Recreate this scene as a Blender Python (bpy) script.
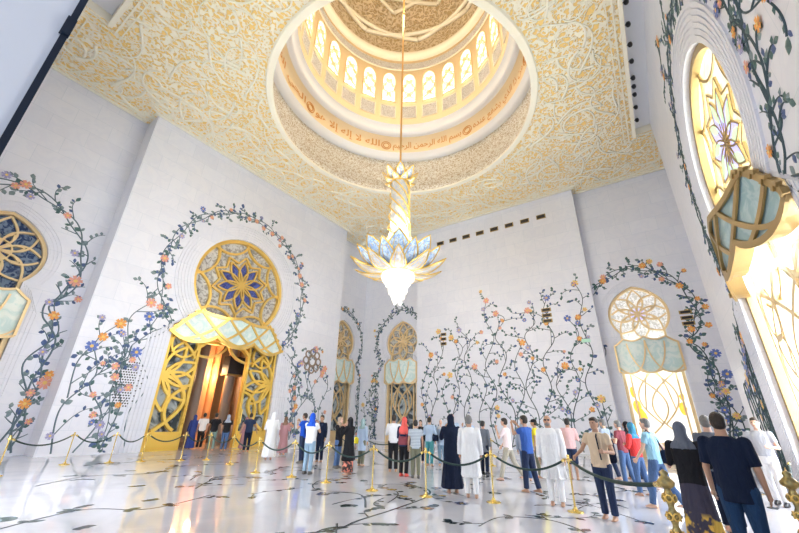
import bpy, math, random
from math import pi, sin, cos, radians, hypot, atan2
from mathutils import Vector, Matrix, noise
from mathutils.geometry import tessellate_polygon
for o in list(bpy.data.objects): bpy.data.objects.remove(o)
EXPO, WORLD, GLOW = 0.95, .35, .72
L_WIN, L_DOOR, L_W3, L_DOME, L_CH, L_UP, L_PASS, L_NEAR = 5200, 60, 450, 520, 50, 120, 70, 4400
SC = bpy.context.scene; COL = SC.collection
# ---------------------------------------------------------------- camera, world, light
CAM_H = 1.58
cam = bpy.data.cameras.new('camera'); cam.sensor_fit = 'HORIZONTAL'; cam.sensor_width = 36
cam.lens = 361.7/799*36; cam.clip_start = .05; cam.clip_end = 400
co = bpy.data.objects.new('camera', cam); COL.objects.link(co)
pit, rol, az = radians(23.1), radians(1.18), radians(34.38)
F = Vector((cos(az)*cos(pit), sin(az)*cos(pit), sin(pit)))
Rt = Vector((sin(az), -cos(az), 0)); U = Rt.cross(F)
rr = cos(rol)*Rt + sin(rol)*U; uu = -sin(rol)*Rt + cos(rol)*U
co.matrix_world = Matrix(((rr.x, uu.x, -F.x, 0), (rr.y, uu.y, -F.y, 0), (rr.z, uu.z, -F.z, CAM_H), (0, 0, 0, 1)))
SC.camera = co
SC.view_settings.view_transform = 'Standard'; SC.view_settings.look = 'None'
SC.view_settings.gamma = 1; SC.view_settings.use_curve_mapping = False
SC.view_settings.exposure = EXPO
w = bpy.data.worlds.new('daylight'); SC.world = w; w.use_nodes = True
bg = w.node_tree.nodes['Background']; bg.inputs[0].default_value = (.80, .89, 1, 1); bg.inputs[1].default_value = WORLD
def area(name, loc, rot, sx, sy, power, color=(1, 1, 1), portal=False):
    l = bpy.data.lights.new(name, 'AREA'); l.shape = 'RECTANGLE'; l.size = sx; l.size_y = sy; l.energy = power; l.color = color
    if portal: l.cycles.is_portal = True
    o = bpy.data.objects.new(name, l); COL.objects.link(o); o.location = loc; o.rotation_euler = rot; return o
# daylight through the great window on the right, the entrance portal behind the camera and the far window
area('daylight_window', (12.5, -4.6, 6.3), (pi/2, 0, 0), 7, 12.4, L_WIN, (.79, .88, 1))
area('daylight_portal', (-1.6, .6, 5.2), (0, -pi/2, 0), 10, 6, L_DOOR, (.76, .86, 1))
area('daylight_window', (-1.3, 12.0, 6.3), (0, -pi/2, 0), 12.4, 7, L_NEAR, (.77, .87, 1))  # fill light behind the added near-wall window, out of view
area('daylight_window', (27.3, 0.0, 5), (0, pi/2, 0), 9.8, 3.6, L_W3, (.86, .92, 1))
def point(name, loc, power, color, r=.3):
    l = bpy.data.lights.new(name, 'POINT'); l.energy = power; l.color = color; l.shadow_soft_size = r
    o = bpy.data.objects.new(name, l); COL.objects.link(o); o.location = loc; return o
point('dome_lamp', (13.1, 9.04, 27), L_DOME, (1, .84, .62), 1.2)
point('chandelier_lamp', (13.1, 9.04, 6.0), L_CH, (1, .9, .72), .4)
for k in range(4): point('chandelier_uplight', (13.1+1.0*cos(.8+k*pi/2), 9.04+1.0*sin(.8+k*pi/2), 9.9), L_UP, (1, .90, .66), .12)
# ---------------------------------------------------------------- materials
MATS = {}
def mat(name, col, rough=.6, metal=0, emit=None, es=0, spec=.5, alpha=None, coat=0, noise_s=0, noise_c=None, bump=0, bscale=8, coords='Object'):
    if name in MATS: return MATS[name]
    m = bpy.data.materials.new(name); m.use_nodes = True; nt = m.node_tree; b = nt.nodes['Principled BSDF']
    b.inputs['Base Color'].default_value = (*col, 1); b.inputs['Roughness'].default_value = rough; b.inputs['Metallic'].default_value = metal
    b.inputs['Specular IOR Level'].default_value = spec; b.inputs['Coat Weight'].default_value = coat
    if emit: b.inputs['Emission Color'].default_value = (*emit, 1); b.inputs['Emission Strength'].default_value = es
    tc = nt.nodes.new('ShaderNodeTexCoord')
    n = nt.nodes.new('ShaderNodeTexNoise'); n.inputs['Scale'].default_value = noise_s or bscale; n.inputs['Detail'].default_value = 5
    nt.links.new(tc.outputs[coords], n.inputs['Vector'])
    if noise_c:
        r = nt.nodes.new('ShaderNodeValToRGB'); r.color_ramp.elements[0].position = .38; r.color_ramp.elements[1].position = .62
        r.color_ramp.elements[0].color = (*col, 1); r.color_ramp.elements[1].color = (*noise_c, 1)
        nt.links.new(n.outputs['Fac'], r.inputs[0]); nt.links.new(r.outputs[0], b.inputs['Base Color'])
    if bump:
        bp = nt.nodes.new('ShaderNodeBump'); bp.inputs['Strength'].default_value = bump; bp.inputs['Distance'].default_value = .02
        nt.links.new(n.outputs['Fac'], bp.inputs['Height']); nt.links.new(bp.outputs[0], b.inputs['Normal'])
    MATS[name] = m; return m
def N(nt, t, **kw):
    n = nt.nodes.new(t)
    for k, v in kw.items(): setattr(n, k, v)
    return n
def ramp(nt, stops, interp='LINEAR'):
    r = nt.nodes.new('ShaderNodeValToRGB'); r.color_ramp.interpolation = interp
    e = r.color_ramp.elements
    while len(e) < len(stops): e.new(.5)
    for el, (p, c) in zip(e, stops): el.position = p; el.color = (*c, 1)
    return r
def marble_wall():
    m = bpy.data.materials.new('white_marble'); m.use_nodes = True; nt = m.node_tree; b = nt.nodes['Principled BSDF']
    uv = N(nt, 'ShaderNodeUVMap'); br = N(nt, 'ShaderNodeTexBrick')
    br.inputs['Scale'].default_value = 1; br.inputs['Brick Width'].default_value = 1.5; br.inputs['Row Height'].default_value = .95
    br.inputs['Mortar Size'].default_value = .009; br.inputs['Mortar Smooth'].default_value = .2
    br.inputs['Color1'].default_value = (.79, .80, .885, 1); br.inputs['Color2'].default_value = (.825, .835, .915, 1); br.inputs['Mortar'].default_value = (.69, .73, .82, 1)
    nt.links.new(uv.outputs[0], br.inputs['Vector'])
    ns = N(nt, 'ShaderNodeTexNoise'); ns.inputs['Scale'].default_value = .9; ns.inputs['Detail'].default_value = 8; ns.inputs['Distortion'].default_value = 1.5
    nt.links.new(uv.outputs[0], ns.inputs['Vector'])
    r = ramp(nt, ((.35, (1, 1, 1)), (.5, (.965, .97, .985)), (.56, (1, 1, 1))))
    nt.links.new(ns.outputs['Fac'], r.inputs[0])
    mx = N(nt, 'ShaderNodeMix', data_type='RGBA', blend_type='MULTIPLY'); mx.inputs[0].default_value = 1
    nt.links.new(br.outputs['Color'], mx.inputs[6]); nt.links.new(r.outputs[0], mx.inputs[7]); nt.links.new(mx.outputs[2], b.inputs['Base Color'])
    b.inputs['Roughness'].default_value = .35; b.inputs['Specular IOR Level'].default_value = .3
    MATS['wall'] = m; return m
def gilded_relief(name, gold, ivory, scale, thr, rough=.45, bump=.9):
    """carved arabesque: winding ivory bands standing out of a gilded ground"""
    m = bpy.data.materials.new(name); m.use_nodes = True; nt = m.node_tree; b = nt.nodes['Principled BSDF']
    tc = N(nt, 'ShaderNodeTexCoord')
    n0 = N(nt, 'ShaderNodeTexNoise'); n0.inputs['Scale'].default_value = .9*scale; n0.inputs['Detail'].default_value = 2
    nt.links.new(tc.outputs['Object'], n0.inputs['Vector'])
    mp = N(nt, 'ShaderNodeMix', data_type='RGBA'); mp.inputs[0].default_value = .55
    sc = N(nt, 'ShaderNodeVectorMath', operation='SCALE'); sc.inputs['Scale'].default_value = 1
    nt.links.new(tc.outputs['Object'], sc.inputs[0])
    ad = N(nt, 'ShaderNodeVectorMath', operation='ADD'); s2 = N(nt, 'ShaderNodeVectorMath', operation='SCALE'); s2.inputs['Scale'].default_value = 1.6/scale
    nt.links.new(n0.outputs['Color'], s2.inputs[0]); nt.links.new(sc.outputs[0], ad.inputs[0]); nt.links.new(s2.outputs[0], ad.inputs[1])
    vo = N(nt, 'ShaderNodeTexVoronoi', feature='DISTANCE_TO_EDGE'); vo.inputs['Scale'].default_value = scale*1.5; nt.links.new(ad.outputs[0], vo.inputs['Vector'])
    wv = N(nt, 'ShaderNodeTexWave', wave_type='RINGS'); wv.inputs['Scale'].default_value = scale*.55; wv.inputs['Distortion'].default_value = 14; wv.inputs['Detail'].default_value = 2.2; wv.inputs['Detail Scale'].default_value = 1.3*scale
    nt.links.new(tc.outputs['Object'], wv.inputs['Vector'])
    r1 = ramp(nt, ((.02, (1, 1, 1)), (.10, (0, 0, 0)))); nt.links.new(vo.outputs['Distance'], r1.inputs[0])
    r2 = ramp(nt, ((thr, (0, 0, 0)), (thr+.2, (1, 1, 1)))); nt.links.new(wv.outputs['Fac'], r2.inputs[0])
    mxx = N(nt, 'ShaderNodeMix', data_type='RGBA', blend_type='LIGHTEN'); mxx.inputs[0].default_value = 1
    nt.links.new(r1.outputs[0], mxx.inputs[6]); nt.links.new(r2.outputs[0], mxx.inputs[7])
    mc = N(nt, 'ShaderNodeMix', data_type='RGBA'); nt.links.new(mxx.outputs[2], mc.inputs[0])
    mc.inputs[6].default_value = (*gold, 1); mc.inputs[7].default_value = (*ivory, 1)
    nt.links.new(mc.outputs[2], b.inputs['Base Color']); b.inputs['Roughness'].default_value = rough
    bp = N(nt, 'ShaderNodeBump'); bp.inputs['Strength'].default_value = bump; bp.inputs['Distance'].default_value = .06
    nt.links.new(mxx.outputs[2], bp.inputs['Height']); nt.links.new(bp.outputs[0], b.inputs['Normal'])
    MATS[name] = m; return m
def floor_marble():
    m = bpy.data.materials.new('polished_marble'); m.use_nodes = True; nt = m.node_tree; b = nt.nodes['Principled BSDF']
    tc = N(nt, 'ShaderNodeTexCoord'); n = N(nt, 'ShaderNodeTexNoise'); n.inputs['Scale'].default_value = .5; n.inputs['Detail'].default_value = 7; n.inputs['Distortion'].default_value = 1.2
    nt.links.new(tc.outputs['Object'], n.inputs['Vector'])
    r = ramp(nt, ((.3, (.66, .68, .77)), (.5, (.75, .76, .84)), (.62, (.70, .71, .80)))); nt.links.new(n.outputs['Fac'], r.inputs[0]); nt.links.new(r.outputs[0], b.inputs['Base Color'])
    b.inputs['Roughness'].default_value = .045; b.inputs['Specular IOR Level'].default_value = .8; b.inputs['IOR'].default_value = 1.6
    MATS['floor'] = m; return m
def glassy(name, col, trans=.5, emit=None, es=0, rough=.15, pattern=None):
    """stained glass: part of the light passes straight through it, tinted"""
    m = bpy.data.materials.new(name); m.use_nodes = True; nt = m.node_tree; b = nt.nodes['Principled BSDF']; out = nt.nodes['Material Output']
    b.inputs['Base Color'].default_value = (*col, 1); b.inputs['Roughness'].default_value = rough
    if pattern:
        tc = N(nt, 'ShaderNodeTexCoord'); n = N(nt, 'ShaderNodeTexNoise'); n.inputs['Scale'].default_value = pattern[1]; n.inputs['Detail'].default_value = 6; n.inputs['Distortion'].default_value = 1.5
        nt.links.new(tc.outputs['Object'], n.inputs['Vector']); r = ramp(nt, ((.42, col), (.56, pattern[0]))); nt.links.new(n.outputs['Fac'], r.inputs[0])
        nt.links.new(r.outputs[0], b.inputs['Base Color'])
        if emit: nt.links.new(r.outputs[0], b.inputs['Emission Color'])
    elif emit and emit != 1: b.inputs['Emission Color'].default_value = (*emit, 1)
    if emit: b.inputs['Emission Strength'].default_value = es
    if emit: b.inputs['Emission Strength'].default_value = es
    if trans:
        t = N(nt, 'ShaderNodeBsdfTransparent'); t.inputs[0].default_value = (*[min(1, c*1.1) for c in col], 1)
        mx = N(nt, 'ShaderNodeMixShader'); mx.inputs[0].default_value = trans
        nt.links.new(b.outputs[0], mx.inputs[1]); nt.links.new(t.outputs[0], mx.inputs[2]); nt.links.new(mx.outputs[0], out.inputs[0])
    MATS[name] = m; return m
marble_wall(); floor_marble()
gilded_relief('gilt_ceiling', (.97, .69, .24), (.97, .90, .74), 1.9, .46)
gilded_relief('carved_band', (.60, .49, .34), (.90, .87, .80), 2.4, .40)
gilded_relief('carved_dome', (.50, .37, .20), (.74, .62, .45), 1.5, .55)
gilded_relief('carved_panel', (.60, .57, .54), (.84, .83, .83), 3.2, .5)
mat('gold', (.95, .66, .20), .28, .75); mat('gold_door', (.95, .64, .13), .32, .45); mat('pale_gold', (.86, .66, .38), .4, .3)
mat('bronze', (.42, .29, .12), .4, .6); mat('ivory', (.95, .90, .76), .5); mat('plaster', (.82, .84, .90), .55)
mat('dome_gold', (.90, .72, .46), .5); mat('script_gold', (.70, .33, .08), .5); mat('white_trim', (.86, .87, .91), .4)
mat('rod', (.72, .42, .14), .4, .3); mat('exit_green', (.55, .85, .72), .5); mat('dark', (.02, .02, .025), .4); mat('dark_trim', (.004, .012, .03), .3); mat('vent', (.10, .07, .03), .5)
mat('stem', (.05, .09, .11), .45); mat('stem_soft', (.12, .18, .22), .45); mat('leaf_green', (.07, .15, .15), .45); mat('leaf_blue', (.07, .12, .28), .45); mat('leaf_grey', (.20, .27, .30), .45)
mat('flower_orange', (.85, .38, .10), .5); mat('flower_pink', (.80, .38, .30), .5); mat('flower_yellow', (.85, .58, .18), .5); mat('flower_blue', (.13, .20, .55), .5); mat('flower_violet', (.40, .38, .62), .5)
mat('inlay_dark', (.03, .05, .055), .12); mat('inlay_green', (.06, .12, .10), .12); mat('inlay_brown', (.35, .18, .10), .12); mat('inlay_gold', (.60, .42, .12), .12); mat('inlay_blue', (.06, .09, .25), .12)
glassy('glass_grey', (.30, .29, .28), 0, pattern=((.62, .62, .62), 3.5)); glassy('glass_navy', (.04, .05, .22), 0, pattern=((.10, .14, .45), 5))
glassy('glass_dark', (.05, .07, .09), 0, rough=.05, pattern=((.45, .52, .58), 1.3)); glassy('glass_aqua', (.62, .80, .82), 0, rough=.2, pattern=((.80, .90, .90), 2))
glassy('glass_aqua_dim', (.30, .45, .50), 0, rough=.15, pattern=((.42, .56, .60), 1.4)); glassy('glass_blue_night', (.03, .06, .16), 0, rough=.1, pattern=((.20, .28, .42), 4))
glassy('glass_lit', (1, .98, .92), .35, emit=(1, .98, .93), es=GLOW); glassy('glass_cream', (.97, .90, .74), .25, emit=(1, .93, .76), es=GLOW*.8, pattern=((.92, .76, .45), 1.2))
glassy('glass_violet', (.50, .48, .95), .1, emit=(.62, .60, 1), es=GLOW*.6); glassy('glass_green', (.55, .80, .45), .1, emit=(.62, .88, .5), es=GLOW*.6)
glassy('glass_silver', (.62, .62, .60), .1, emit=1, es=GLOW*.35, pattern=((.92, .93, .95), 5)); glassy('glass_amber', (1, .60, .05), .1, emit=(1, .62, .10), es=GLOW*.6)
glassy('glass_dome', (1, .95, .82), 0, emit=(1, .96, .86), es=.95)
glassy('crystal', (1, .97, .9), .3, emit=(1, .93, .78), es=.7, rough=.1); glassy('petal_blue', (.30, .45, .75), 0, emit=(.45, .60, .90), es=.12, pattern=((.62, .76, .92), 6)); glassy('petal_cream', (.88, .78, .60), 0, pattern=((.62, .66, .78), 9))
# ---------------------------------------------------------------- mesh building
class MB:
    def __init__(s): s.v = []; s.f = []; s.m = []; s.names = []
    def mi(s, n):
        if n not in s.names: s.names.append(n)
        return s.names.index(n)
    def add(s, vs, fs, m):
        k = len(s.v); s.v += [tuple(p) for p in vs]; i = s.mi(m)
        for f in fs: s.f.append(tuple(k+j for j in f)); s.m.append(i)
    def box(s, c, d, m, M=None):
        x, y, z = c; a, b, e = d[0]/2, d[1]/2, d[2]/2
        vs = [Vector((x+i*a, y+j*b, z+k*e)) for i in (-1, 1) for j in (-1, 1) for k in (-1, 1)]
        if M: vs = [M @ v for v in vs]
        s.add(vs, [(0, 1, 3, 2), (4, 6, 7, 5), (0, 4, 5, 1), (2, 3, 7, 6), (0, 2, 6, 4), (1, 5, 7, 3)], m)
    def lathe(s, prof, m, c=(0, 0, 0), n=24, a0=0, a1=2*pi, caps=False, M=None):
        full = abs(a1-a0-2*pi) < 1e-6; k = n if full else n+1; vs = []
        for r, z in prof:
            for i in range(k):
                a = a0+(a1-a0)*i/n; v = Vector((c[0]+r*cos(a), c[1]+r*sin(a), c[2]+z)); vs.append(M @ v if M else v)
        fs = [(j*k+i, j*k+(i+1) % k, (j+1)*k+(i+1) % k, (j+1)*k+i) for j in range(len(prof)-1) for i in range(n)]
        if caps: fs += [tuple(range(k))[::-1], tuple((len(prof)-1)*k+i for i in range(k))]
        s.add(vs, fs, m)
    def tube(s, pts, r, m, n=6, closed=False, caps=True):
        pts = [Vector(p) for p in pts]; L = len(pts); rs = r if isinstance(r, (list, tuple)) else [r]*L; vs = []; up = None
        for i, p in enumerate(pts):
            t = (pts[(i+1) % L] - pts[i-1]) if closed else (pts[min(i+1, L-1)] - pts[max(i-1, 0)])
            t = t.normalized() if t.length > 1e-9 else Vector((0, 0, 1))
            if up is None: up = t.orthogonal().normalized()
            up = (up - t*up.dot(t)); up = up.normalized() if up.length > 1e-6 else t.orthogonal().normalized()
            q = t.cross(up)
            for j in range(n): a = 2*pi*j/n; vs.append(p + rs[i]*(cos(a)*up + sin(a)*q))
        fs = [(i*n+j, i*n+(j+1) % n, ((i+1) % L)*n+(j+1) % n, ((i+1) % L)*n+j) for i in range(L if closed else L-1) for j in range(n)]
        if caps and not closed: fs += [tuple(range(n))[::-1], tuple((L-1)*n+j for j in range(n))]
        s.add(vs, fs, m)
    def bar(s, pts, wd, y0, y1, m, closed=False):
        """flat bar following (x, z) points, from depth y0 to y1"""
        L = len(pts); A = []
        for i in range(L):
            p = pts[i]; a = pts[i-1] if (i > 0 or closed) else pts[i]; b = pts[(i+1) % L] if (i < L-1 or closed) else pts[i]
            dx, dz = b[0]-a[0], b[1]-a[1]; l = hypot(dx, dz) or 1; nx, nz = -dz/l*wd/2, dx/l*wd/2
            A += [(p[0]+nx, y0, p[1]+nz), (p[0]-nx, y0, p[1]-nz), (p[0]-nx, y1, p[1]-nz), (p[0]+nx, y1, p[1]+nz)]
        fs = []
        for i in range(L if closed else L-1):
            a, b = i*4, ((i+1) % L)*4
            for j in range(4): fs.append((a+j, a+(j+1) % 4, b+(j+1) % 4, b+j))
        if not closed: fs += [(3, 2, 1, 0), tuple((L-1)*4+j for j in range(4))]
        s.add(A, fs, m)
    def poly(s, pts, y, m, holes=()):
        loops = [[Vector((p[0], p[1], 0)) for p in pts]] + [[Vector((p[0], p[1], 0)) for p in h] for h in holes]
        t = tessellate_polygon(loops); fl = [p for l in loops for p in l]
        s.add([(p.x, y, p.y) for p in fl], t, m)
    def slab(s, pts, y0, y1, m):
        s.poly(pts, y0, m); s.poly(pts, y1, m); n = len(pts)
        s.add([(p[0], y0, p[1]) for p in pts] + [(p[0], y1, p[1]) for p in pts], [(i, (i+1) % n, n+(i+1) % n, n+i) for i in range(n)], m)
    def build(s, name, parent=None, smooth=False, uv=False, M=None, link=True):
        me = bpy.data.meshes.new(name); vs = [M @ Vector(v) for v in s.v] if M else s.v
        me.from_pydata(vs, [], s.f)
        for n in s.names: me.materials.append(MATS[n])
        me.polygons.foreach_set('material_index', s.m)
        if smooth: me.polygons.foreach_set('use_smooth', [True]*len(s.f))
        if uv:
            ul = me.uv_layers.new(name='UVMap')
            for p in me.polygons:
                nn = p.normal
                for li in p.loop_indices:
                    v = me.vertices[me.loops[li].vertex_index].co
                    ul.data[li].uv = (v.x, v.z) if abs(nn.y) > .7 else (v.y, v.z) if abs(nn.x) > .7 else (v.x, v.y)
        me.update(); o = bpy.data.objects.new(name, me); COL.objects.link(o)
        if parent: o.parent = parent
        return o
def tag(o, label, cat=None, group=None, kind=None):
    o['label'] = label
    if cat: o['category'] = cat
    if group: o['group'] = group
    if kind: o['kind'] = kind
    return o
def empty(name, loc=(0, 0, 0), rz=0, label=None, cat=None, group=None, kind=None):
    o = bpy.data.objects.new(name, None); COL.objects.link(o); o.location = loc; o.rotation_euler = (0, 0, rz); o.empty_display_size = .1
    if label: tag(o, label, cat, group, kind)
    return o
def copy_tree(o, parent=None):
    c = o.copy(); COL.objects.link(c); c.parent = parent
    for ch in list(o.children): copy_tree(ch, c)
    return c
def catmull(P, n=8, closed=False):
    out = []; L = len(P); P = [Vector(p) for p in P]
    for i in range(L if closed else L-1):
        if closed: a, b, c, d = P[i-1], P[i], P[(i+1) % L], P[(i+2) % L]
        else: a, b, c, d = P[max(i-1, 0)], P[i], P[i+1], P[min(i+2, L-1)]
        for k in range(n):
            t = k/n; out.append(.5*((2*b)+(c-a)*t+(2*a-5*b+4*c-d)*t*t+(3*b-a-3*c+d)*t**3))
    if not closed: out.append(P[-1])
    return out
# ---------------------------------------------------------------- room geometry (metres)
CZ = 17.58; DC = (13.1, 9.04)
XA, YA, YAR = (5.2, 21.5), 20.6, 21.9          # raised panel of the left wall and its recesses
XB, XBR, YB = 25.45, 26.25, (2.2, 15.5)
YC, YCR, XC = -2.9, -3.7, (5.2, 21.6)
def frame(ox, oy, a):                          # local x runs along the wall, y into it, z up
    return Matrix.Translation((ox, oy, 0)) @ Matrix.Rotation(a, 4, 'Z')
FA, FAR = frame(0, YA, 0), frame(0, YAR, 0)
FB, FBR = frame(XB, 0, -pi/2), frame(XBR, 0, -pi/2)
FC, FCR = frame(0, YC, pi), frame(0, YCR, pi)
def arch(cx, R, zc, zt, wh, jh, zb, off=0, n=14, th=-43):
    """keyhole outline from the right foot over the pointed crown to the left foot"""
    P = []
    for i in range(n+1):
        t = radians(th+(90-th)*i/n); d = max(0, (degrees_(t)-35)/55); r = R+(zt-zc-R)*d*d+off
        P.append((r*cos(t), zc+r*sin(t)))
    x0, z0 = P[0]
    low = [(jh+off, zb), (jh+off, z0-wh-off*.3), (x0, z0-wh*.5)] if off < .01 else [(jh+off, zb), (jh+off, z0-wh-off*.2)]
    right = low+P; left = [(-x, z) for x, z in reversed(right[:-1])]
    return [(cx+x, z) for x, z in right+left]
def degrees_(t): return t*180/pi
SMALL = dict(R=1.62, zc=7.95, zt=9.8, wh=.85, jh=1.55); BIG = dict(R=3.12, zc=9.3, zt=12.45, wh=.95, jh=3.5)
def seg(mb, s0, s1, z1, m='wall', arches=(), y=0):
    """one flat stretch of wall with keyhole openings standing on the floor"""
    if not arches: mb.add([(s0, y, 0), (s1, y, 0), (s1, y, z1), (s0, y, z1)], [(0, 1, 2, 3)], m); return
    out = [(s0, 0)]
    for cx, K in sorted(arches, key=lambda a: a[0]): out += list(reversed(arch(cx, zb=0, **K)))
    out += [(s1, 0), (s1, z1), (s0, z1)]; mb.poly(out, y, m)
def reveal(mb, cx, K, depth, m='wall'):
    o = arch(cx, zb=0, **K); n = len(o)
    mb.add([(x, 0, z) for x, z in o]+[(x, depth, z) for x, z in o], [(i, i+1, n+i+1, n+i) for i in range(n-1)], m)
def ridges(mb, cx, K, offs, m='wall'):
    for a, b, h in offs:
        o1 = arch(cx, zb=0, off=a, **K); o2 = arch(cx, zb=0, off=b, **K); n = len(o1)
        vs = [(x, 0, z) for x, z in o1]+[(x, -h, z) for x, z in o1]+[(x, -h, z) for x, z in o2]+[(x, 0, z) for x, z in o2]
        mb.add(vs, [(k*n+i, k*n+i+1, (k+1)*n+i+1, (k+1)*n+i) for k in range(3) for i in range(n-1)], m)
SURR_S = [(.06+.13*i, .13+.13*i, .018+.006*i) for i in range(4)]; SURR_B = [(.10+.17*i, .20+.17*i, .022+.006*i) for i in range(6)]
WT = CZ+1.6
def wall(name, label, pieces, returns):
    """pieces: (frame, s0, s1, arches); returns: vertical quads joining two planes, in world x, y"""
    mb = MB()
    for fr, s0, s1, ar in pieces:
        t = MB(); seg(t, s0, s1, WT, 'wall', [(c, K) for c, K, d, su in ar])
        for c, K, d, su in ar: reveal(t, c, K, d); ridges(t, c, K, su)
        mb.add([fr @ Vector(v) for v in t.v], t.f, 'wall')
    for (x0, y0, x1, y1) in returns: mb.add([(x0, y0, 0), (x1, y1, 0), (x1, y1, WT), (x0, y0, WT)], [(0, 1, 2, 3)], 'wall')
    return tag(mb.build(name, uv=True), label, kind='structure')
WA = wall('wall_left', 'white marble wall with the open golden doorway',
          [(FA, XA[0], XA[1], [(12.45, BIG, .55, SURR_B)]), (FAR, -.2, XA[0], [(1.85, SMALL, .45, SURR_S)]), (FAR, XA[1], XBR, [(23.45, SMALL, .45, SURR_S)])],
          [(XA[0], YA, XA[0], YAR), (XA[1], YA, XA[1], YAR)])
WB = wall('wall_far', 'white marble far wall covered in climbing flower vines',
          [(FB, -YB[1], -YB[0], []), (FBR, -YAR, -YB[1], [(-17.6, SMALL, .45, SURR_S)]), (FBR, -YB[0], -YCR, [(0, SMALL, .45, SURR_S)])],
          [(XB, YB[0], XBR, YB[0]), (XB, YB[1], XBR, YB[1])])
WC = wall('wall_right', 'white marble wall with the tall bright stained-glass window',
          [(FC, -XC[1], -XC[0], [(-12.45, BIG, .5, SURR_B)]), (FCR, -XBR, -XC[1], []), (FCR, -XC[0], -.1, [])],
          [(XC[1], YC, XC[1], YCR), (XC[0], YC, XC[0], YCR)])
# the near wall with the entrance the photographer stands in
mb = MB()
mb.add([(-3, 4, 0), (.12, 4, 0), (.12, 4, WT), (-3, 4, WT)], [(0, 1, 2, 3)], 'plaster'); mb.add([(-3, 4, 0), (-3, 22, 0), (-3, 22, WT), (-3, 4, WT)], [(0, 1, 2, 3)], 'wall')
FD = frame(-.15, 0, pi/2); t = MB(); seg(t, 4, 21.95, WT, 'wall', [(12.0, BIG)]); reveal(t, 12.0, BIG, .5); ridges(t, 12.0, BIG, SURR_B); mb.add([FD @ Vector(v) for v in t.v], t.f, 'wall')
mb.box((-1.44, -3.4, WT/2), (3.12, 1.6, WT), 'wall'); mb.box((-1.44, .7, 14.4), (3.12, 6.6, WT-9.6), 'wall')
wn = tag(mb.build('wall_near', uv=True), 'plain pale wall beside the entrance with a dark edge', kind='structure')
mb = MB(); mb.box((.095, 3.985, WT/2), (.05, .03, WT), 'dark_trim'); mb.box((.09, 3.975, 5.0), (.07, .05, .22), 'dark_trim'); mb.build('edge_trim', wn)
# floor
mb = MB(); mb.box((8, 9.2, -.1), (50, 50, .2), 'floor'); fl = tag(mb.build('floor'), 'polished white marble floor with inlaid vines', kind='structure')
# ceiling with its round opening and notches above the projecting walls
out = [(1.35, -2.1), (21.7, -2.1), (21.7, -3.7), (26.25, -3.7), (26.25, 21.9), (.12, 21.9), (.12, 16.8), (1.35, 16.8)]
RO = 7.1; circ = [(DC[0]+RO*cos(2*pi*i/96), DC[1]+RO*sin(2*pi*i/96)) for i in range(96)]
mb = MB(); t = MB(); t.poly(out, 0, 'gilt_ceiling', [circ]); mb.add([(v[0], v[2], CZ) for v in t.v], t.f, 'gilt_ceiling')
n = len(out); mb.add([(x, y, CZ) for x, y in out]+[(x, y, CZ+.45) for x, y in out], [(i, (i+1) % n, n+(i+1) % n, n+i) for i in range(n)], 'ivory')
ce = tag(mb.build('ceiling'), 'gilded ceiling carved with ivory arabesque', kind='structure')
mb = MB(); mb.box((13.1, 9.1, CZ+1.25), (29, 27, .1), 'plaster')
circ2 = [(DC[0]+8.6*cos(2*pi*i/64), DC[1]+8.6*sin(2*pi*i/64)) for i in range(64)]
mb = MB(); t = MB(); t.poly([(-3, -6), (29, -6), (29, 24), (-3, 24)], 0, 'plaster', [circ2]); mb.add([(v[0], v[2], CZ+.46) for v in t.v], t.f, 'plaster')
mb.build('soffit', ce)
def inset(P, d):
    c = []; n = len(P)
    for i in range(n):
        a, b, e = Vector(P[i-1]), Vector(P[i]), Vector(P[(i+1) % n]); u1 = (b-a).normalized(); u2 = (e-b).normalized()
        n1 = Vector((-u1.y, u1.x)); n2 = Vector((-u2.y, u2.x)); c.append(b+(n1+n2)*d)
    return c
edge = [(1.35, -2.1), (21.7, -2.1), (21.7, -3.6), (26.2, -3.6), (26.2, 2.1), (25.4, 2.1), (25.4, 15.6), (26.2, 15.6), (26.2, 21.85), (21.6, 21.85), (21.6, 20.55), (5.1, 20.55), (5.1, 21.85), (.15, 21.85), (.15, 16.8), (1.35, 16.8)]
mb = MB()
for d, wd, h in ((.10, .18, .10), (.38, .07, .06), (.62, .05, .05)):
    P = inset(edge, d); t = MB(); t.bar([(p[0], p[1]) for p in P], wd, 0, h, 'ivory', closed=True); mb.add([(v[0], v[2], CZ-v[1]) for v in t.v], t.f, 'ivory')
mb.lathe([(RO-.02, CZ), (RO-.02, CZ-.12), (RO+.30, CZ-.12), (RO+.36, CZ)], 'ivory', (DC[0], DC[1], 0), 96)
mb.build('moulding', ce)
# raised scrollwork on the ceiling: the larger tendrils standing free of the ground pattern
random.seed(5); mb = MB()
def scroll(mb, x, y, a, L, k0, k1, r, m):
    pts = []; n = 22
    for i in range(n+1):
        pts.append((x, y, CZ-.03)); t = i/n; a += (k0+(k1-k0)*t)*L/n; x += cos(a)*L/n; y += sin(a)*L/n
        if not (.4 < x < 26 and -3.4 < y < 21.7) or hypot(x-DC[0], y-DC[1]) < RO+.5 or (y < -1.5 and x < 22) or (x < 1.7 and y < 17.3): break
    if len(pts) > 5: mb.tube(pts, [r*(1-.6*i/len(pts)) for i in range(len(pts))], m, 5)
for i in range(620):
    x, y = random.uniform(1, 26), random.uniform(-3, 21.5)
    if hypot(x-DC[0], y-DC[1]) < RO+.7: continue
    s = random.choice((-1, 1)); L = random.uniform(1.6, 4.2); scroll(mb, x, y, random.uniform(0, 6.3), L, s*random.uniform(-.4, .5), s*random.uniform(1.4, 3.4)/L*2.6, random.uniform(.05, .085), 'ivory')
mb.build('scrollwork', ce, smooth=True)
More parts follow.
